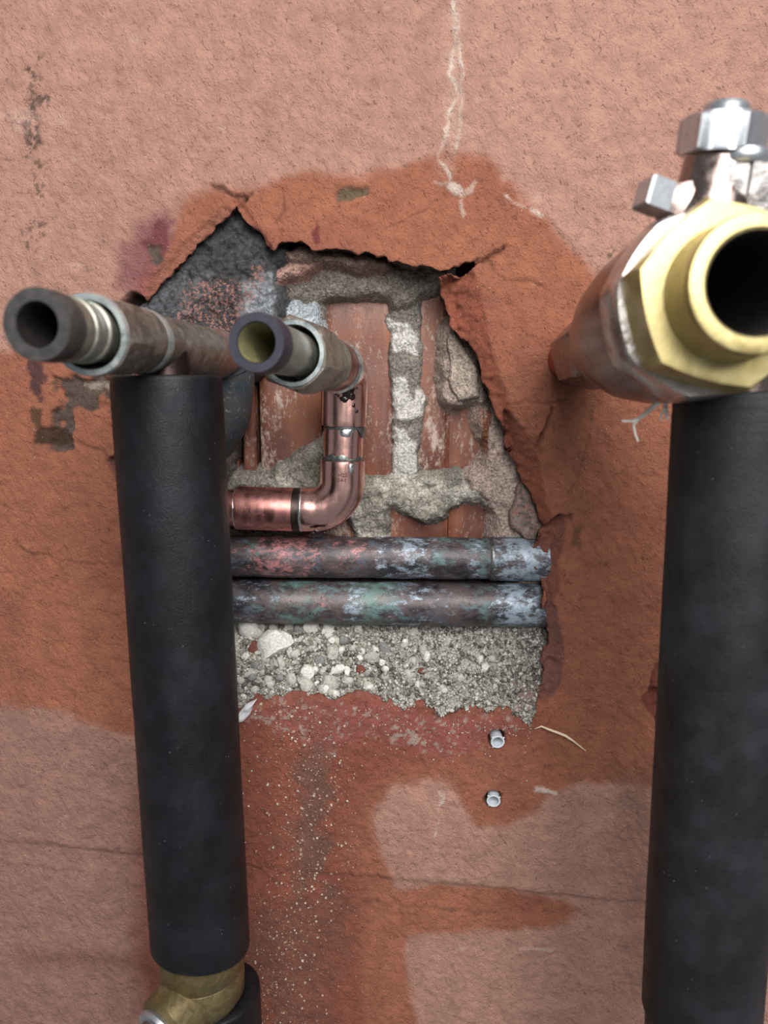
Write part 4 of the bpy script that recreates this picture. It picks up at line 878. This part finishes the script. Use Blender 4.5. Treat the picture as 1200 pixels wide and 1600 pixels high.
lathe('stem_nut', T0, TA, [(qq(240), 0.0090), (qq(240), 0.0122), (qq(236), 0.0133, 1), (qq(186), 0.0133, 1), (qq(181), 0.0122, 0.5), (qq(180), 0.0080)], ZINC, valve, rot=0.87, seg=72, sharp=25)
lathe('stem_tip', T0, TA, [(qq(184), 0.0068), (qq(166), 0.0068), (qq(160), 0.0060), (qq(158), 0.0035)], ZINC, valve)
G0 = at(1095, 335, -0.145); G1 = at(1018, 305, -0.150); GA = (G1-G0).normalized(); gl_ = (G1-G0).length
lathe('stop_arm', G0, GA, [(0, 0.0120, 0.6), (gl_*0.4, 0.0100, 0.6), (gl_*0.7, 0.0062, 0.6), (gl_*0.8, 0.0045, 0.6)], CHROME_D, valve, rot=0.785, k=4)
lathe('stop_lug', G0, GA, [(gl_*0.72, 0.0040, 1), (gl_*0.74, 0.0064, 1), (gl_*1.14, 0.0064, 1), (gl_*1.18, 0.0056, 1)], ZINC, valve, rot=0.785, k=4, seg=48)
riser(V0, V1, -0.118, SRA, SRB, CHROME_D, valve)
# strand of hemp hanging off the valve thread
hp = thing('hemp_strand', at(1036, 612, -0.13), 'frayed white hemp strand hanging from the underside of the ball valve', 'fibre')
def strand(name, pts, r0, r1, Ys, mat, parent):
    P = [at(x, y, Ys+0.002*math.sin(i)) for i, (x, y) in enumerate(pts)]; out = []
    for i in range(len(P)-1):
        for k in range(6): out.append(P[i].lerp(P[i+1], k/6))
    out.append(P[-1]); n = len(out)
    return sweep(name, out, [r0+(r1-r0)*i/(n-1) for i in range(n)], mat, parent, 8, None)
strand('main_fibre', [(1034,598),(1036,616),(1040,634),(1043,656)], 0.0011, 0.0006, -0.13, HEMP, hp)
strand('side_fibre', [(1037,622),(1020,636),(1002,652),(988,658),(972,658)], 0.0010, 0.0004, -0.13, HEMP, hp)
strand('loose_fibre', [(998,654),(990,664),(992,676),(997,690)], 0.0006, 0.0003, -0.13, HEMP, hp)
strand('loose_fibre', [(1040,636),(1033,648),(1031,658)], 0.0006, 0.0003, -0.13, HEMP, hp)

# ------------------------------------------------------------------ small things on the wall
def plug(px, py, label, tilt):
    p = at(px, py, 0.0); axp = Vector((tilt, -1, -0.10)).normalized()
    t = thing('wall_plug', p, label, 'wall plug', 'plastic wall plugs below the hole')
    b = p-axp*0.012
    lathe('sleeve', b, axp, [(0, 0.0034), (0.0125, 0.0036), (0.0130, 0.0040), (0.0136, 0.0040), (0.0138, 0.0037), (0.0136, 0.0030), (0.012, 0.0028), (0.0005, 0.0024)], WHITEP, t, seg=28)
    for s in (0.6, 2.4, 4.1):
        a_, u_, v_ = frame(axp); dr = u_*math.cos(s)+v_*math.sin(s); f0 = p+axp*0.001+dr*0.0036
        lathe('fin', f0, dr, [(0, 0.0006), (0.0011, 0.0004)], WHITEP, t, seg=6)
plug(777, 1157, 'grey plastic wall plug just under the rubble edge, the upper one', 0.05)
plug(771, 1249, 'grey plastic wall plug in the wet spot, the lower one', -0.08)
def wy_at(px, py):
    p = at(px, py); i = np.searchsorted(zs, p.z); j = np.searchsorted(xs, p.x); return WALLY[i, j]
sp = [(835,1139),(846,1135),(858,1140),(872,1145),(884,1150),(896,1158),(906,1166),(916,1174)]
P = [at(x, y, wy_at(x, y)-0.0012-0.0015*math.sin(i*0.45)) for i, (x, y) in enumerate(sp)]
out = [P[i].lerp(P[i+1], k/5) for i in range(len(P)-1) for k in range(5)]+[P[-1]]
o = sweep('straw_fibre', out, [0.0002+0.0006*math.sin(math.pi*min(1, i/(len(out)-1)*0.96+0.03))**1.2 for i in range(len(out))], STRAW, None, 8, None)
own_origin(o); tag(o, 'thin pale straw-like fibre curling off the wall beside the upper plug', 'fibre')
# scrap of white film stuck behind the left sleeve
fp = densify(poly([(366,1128),(374,1112),(384,1100),(402,1092),(396,1102),(390,1116),(380,1126)], -0.001), 0.0015, 0.0002); n = len(fp); c0 = fp.mean(0)
R = np.array([np.stack([c0[0]+(fp[:, 0]-c0[0])*f, -0.0016+dy+0.0012*fbm(fp[:, 0]*f, fp[:, 1], 90, 2, 3), c0[1]+(fp[:, 1]-c0[1])*f], 1) for f, dy in ((0.3, 0.0006), (1.0, 0.0006), (1.0, 0.0), (0.6, -0.0004), (0.3, -0.0006))])
V_, Q_, T_ = rings(R, False, True, True)
o = mesh_obj('film_scrap', V_, Q_[:, ::-1], FILM, None, T=T_[:, ::-1]); own_origin(o)
tag(o, 'small white torn plastic scrap by the left sleeve below the rubble', 'scrap')
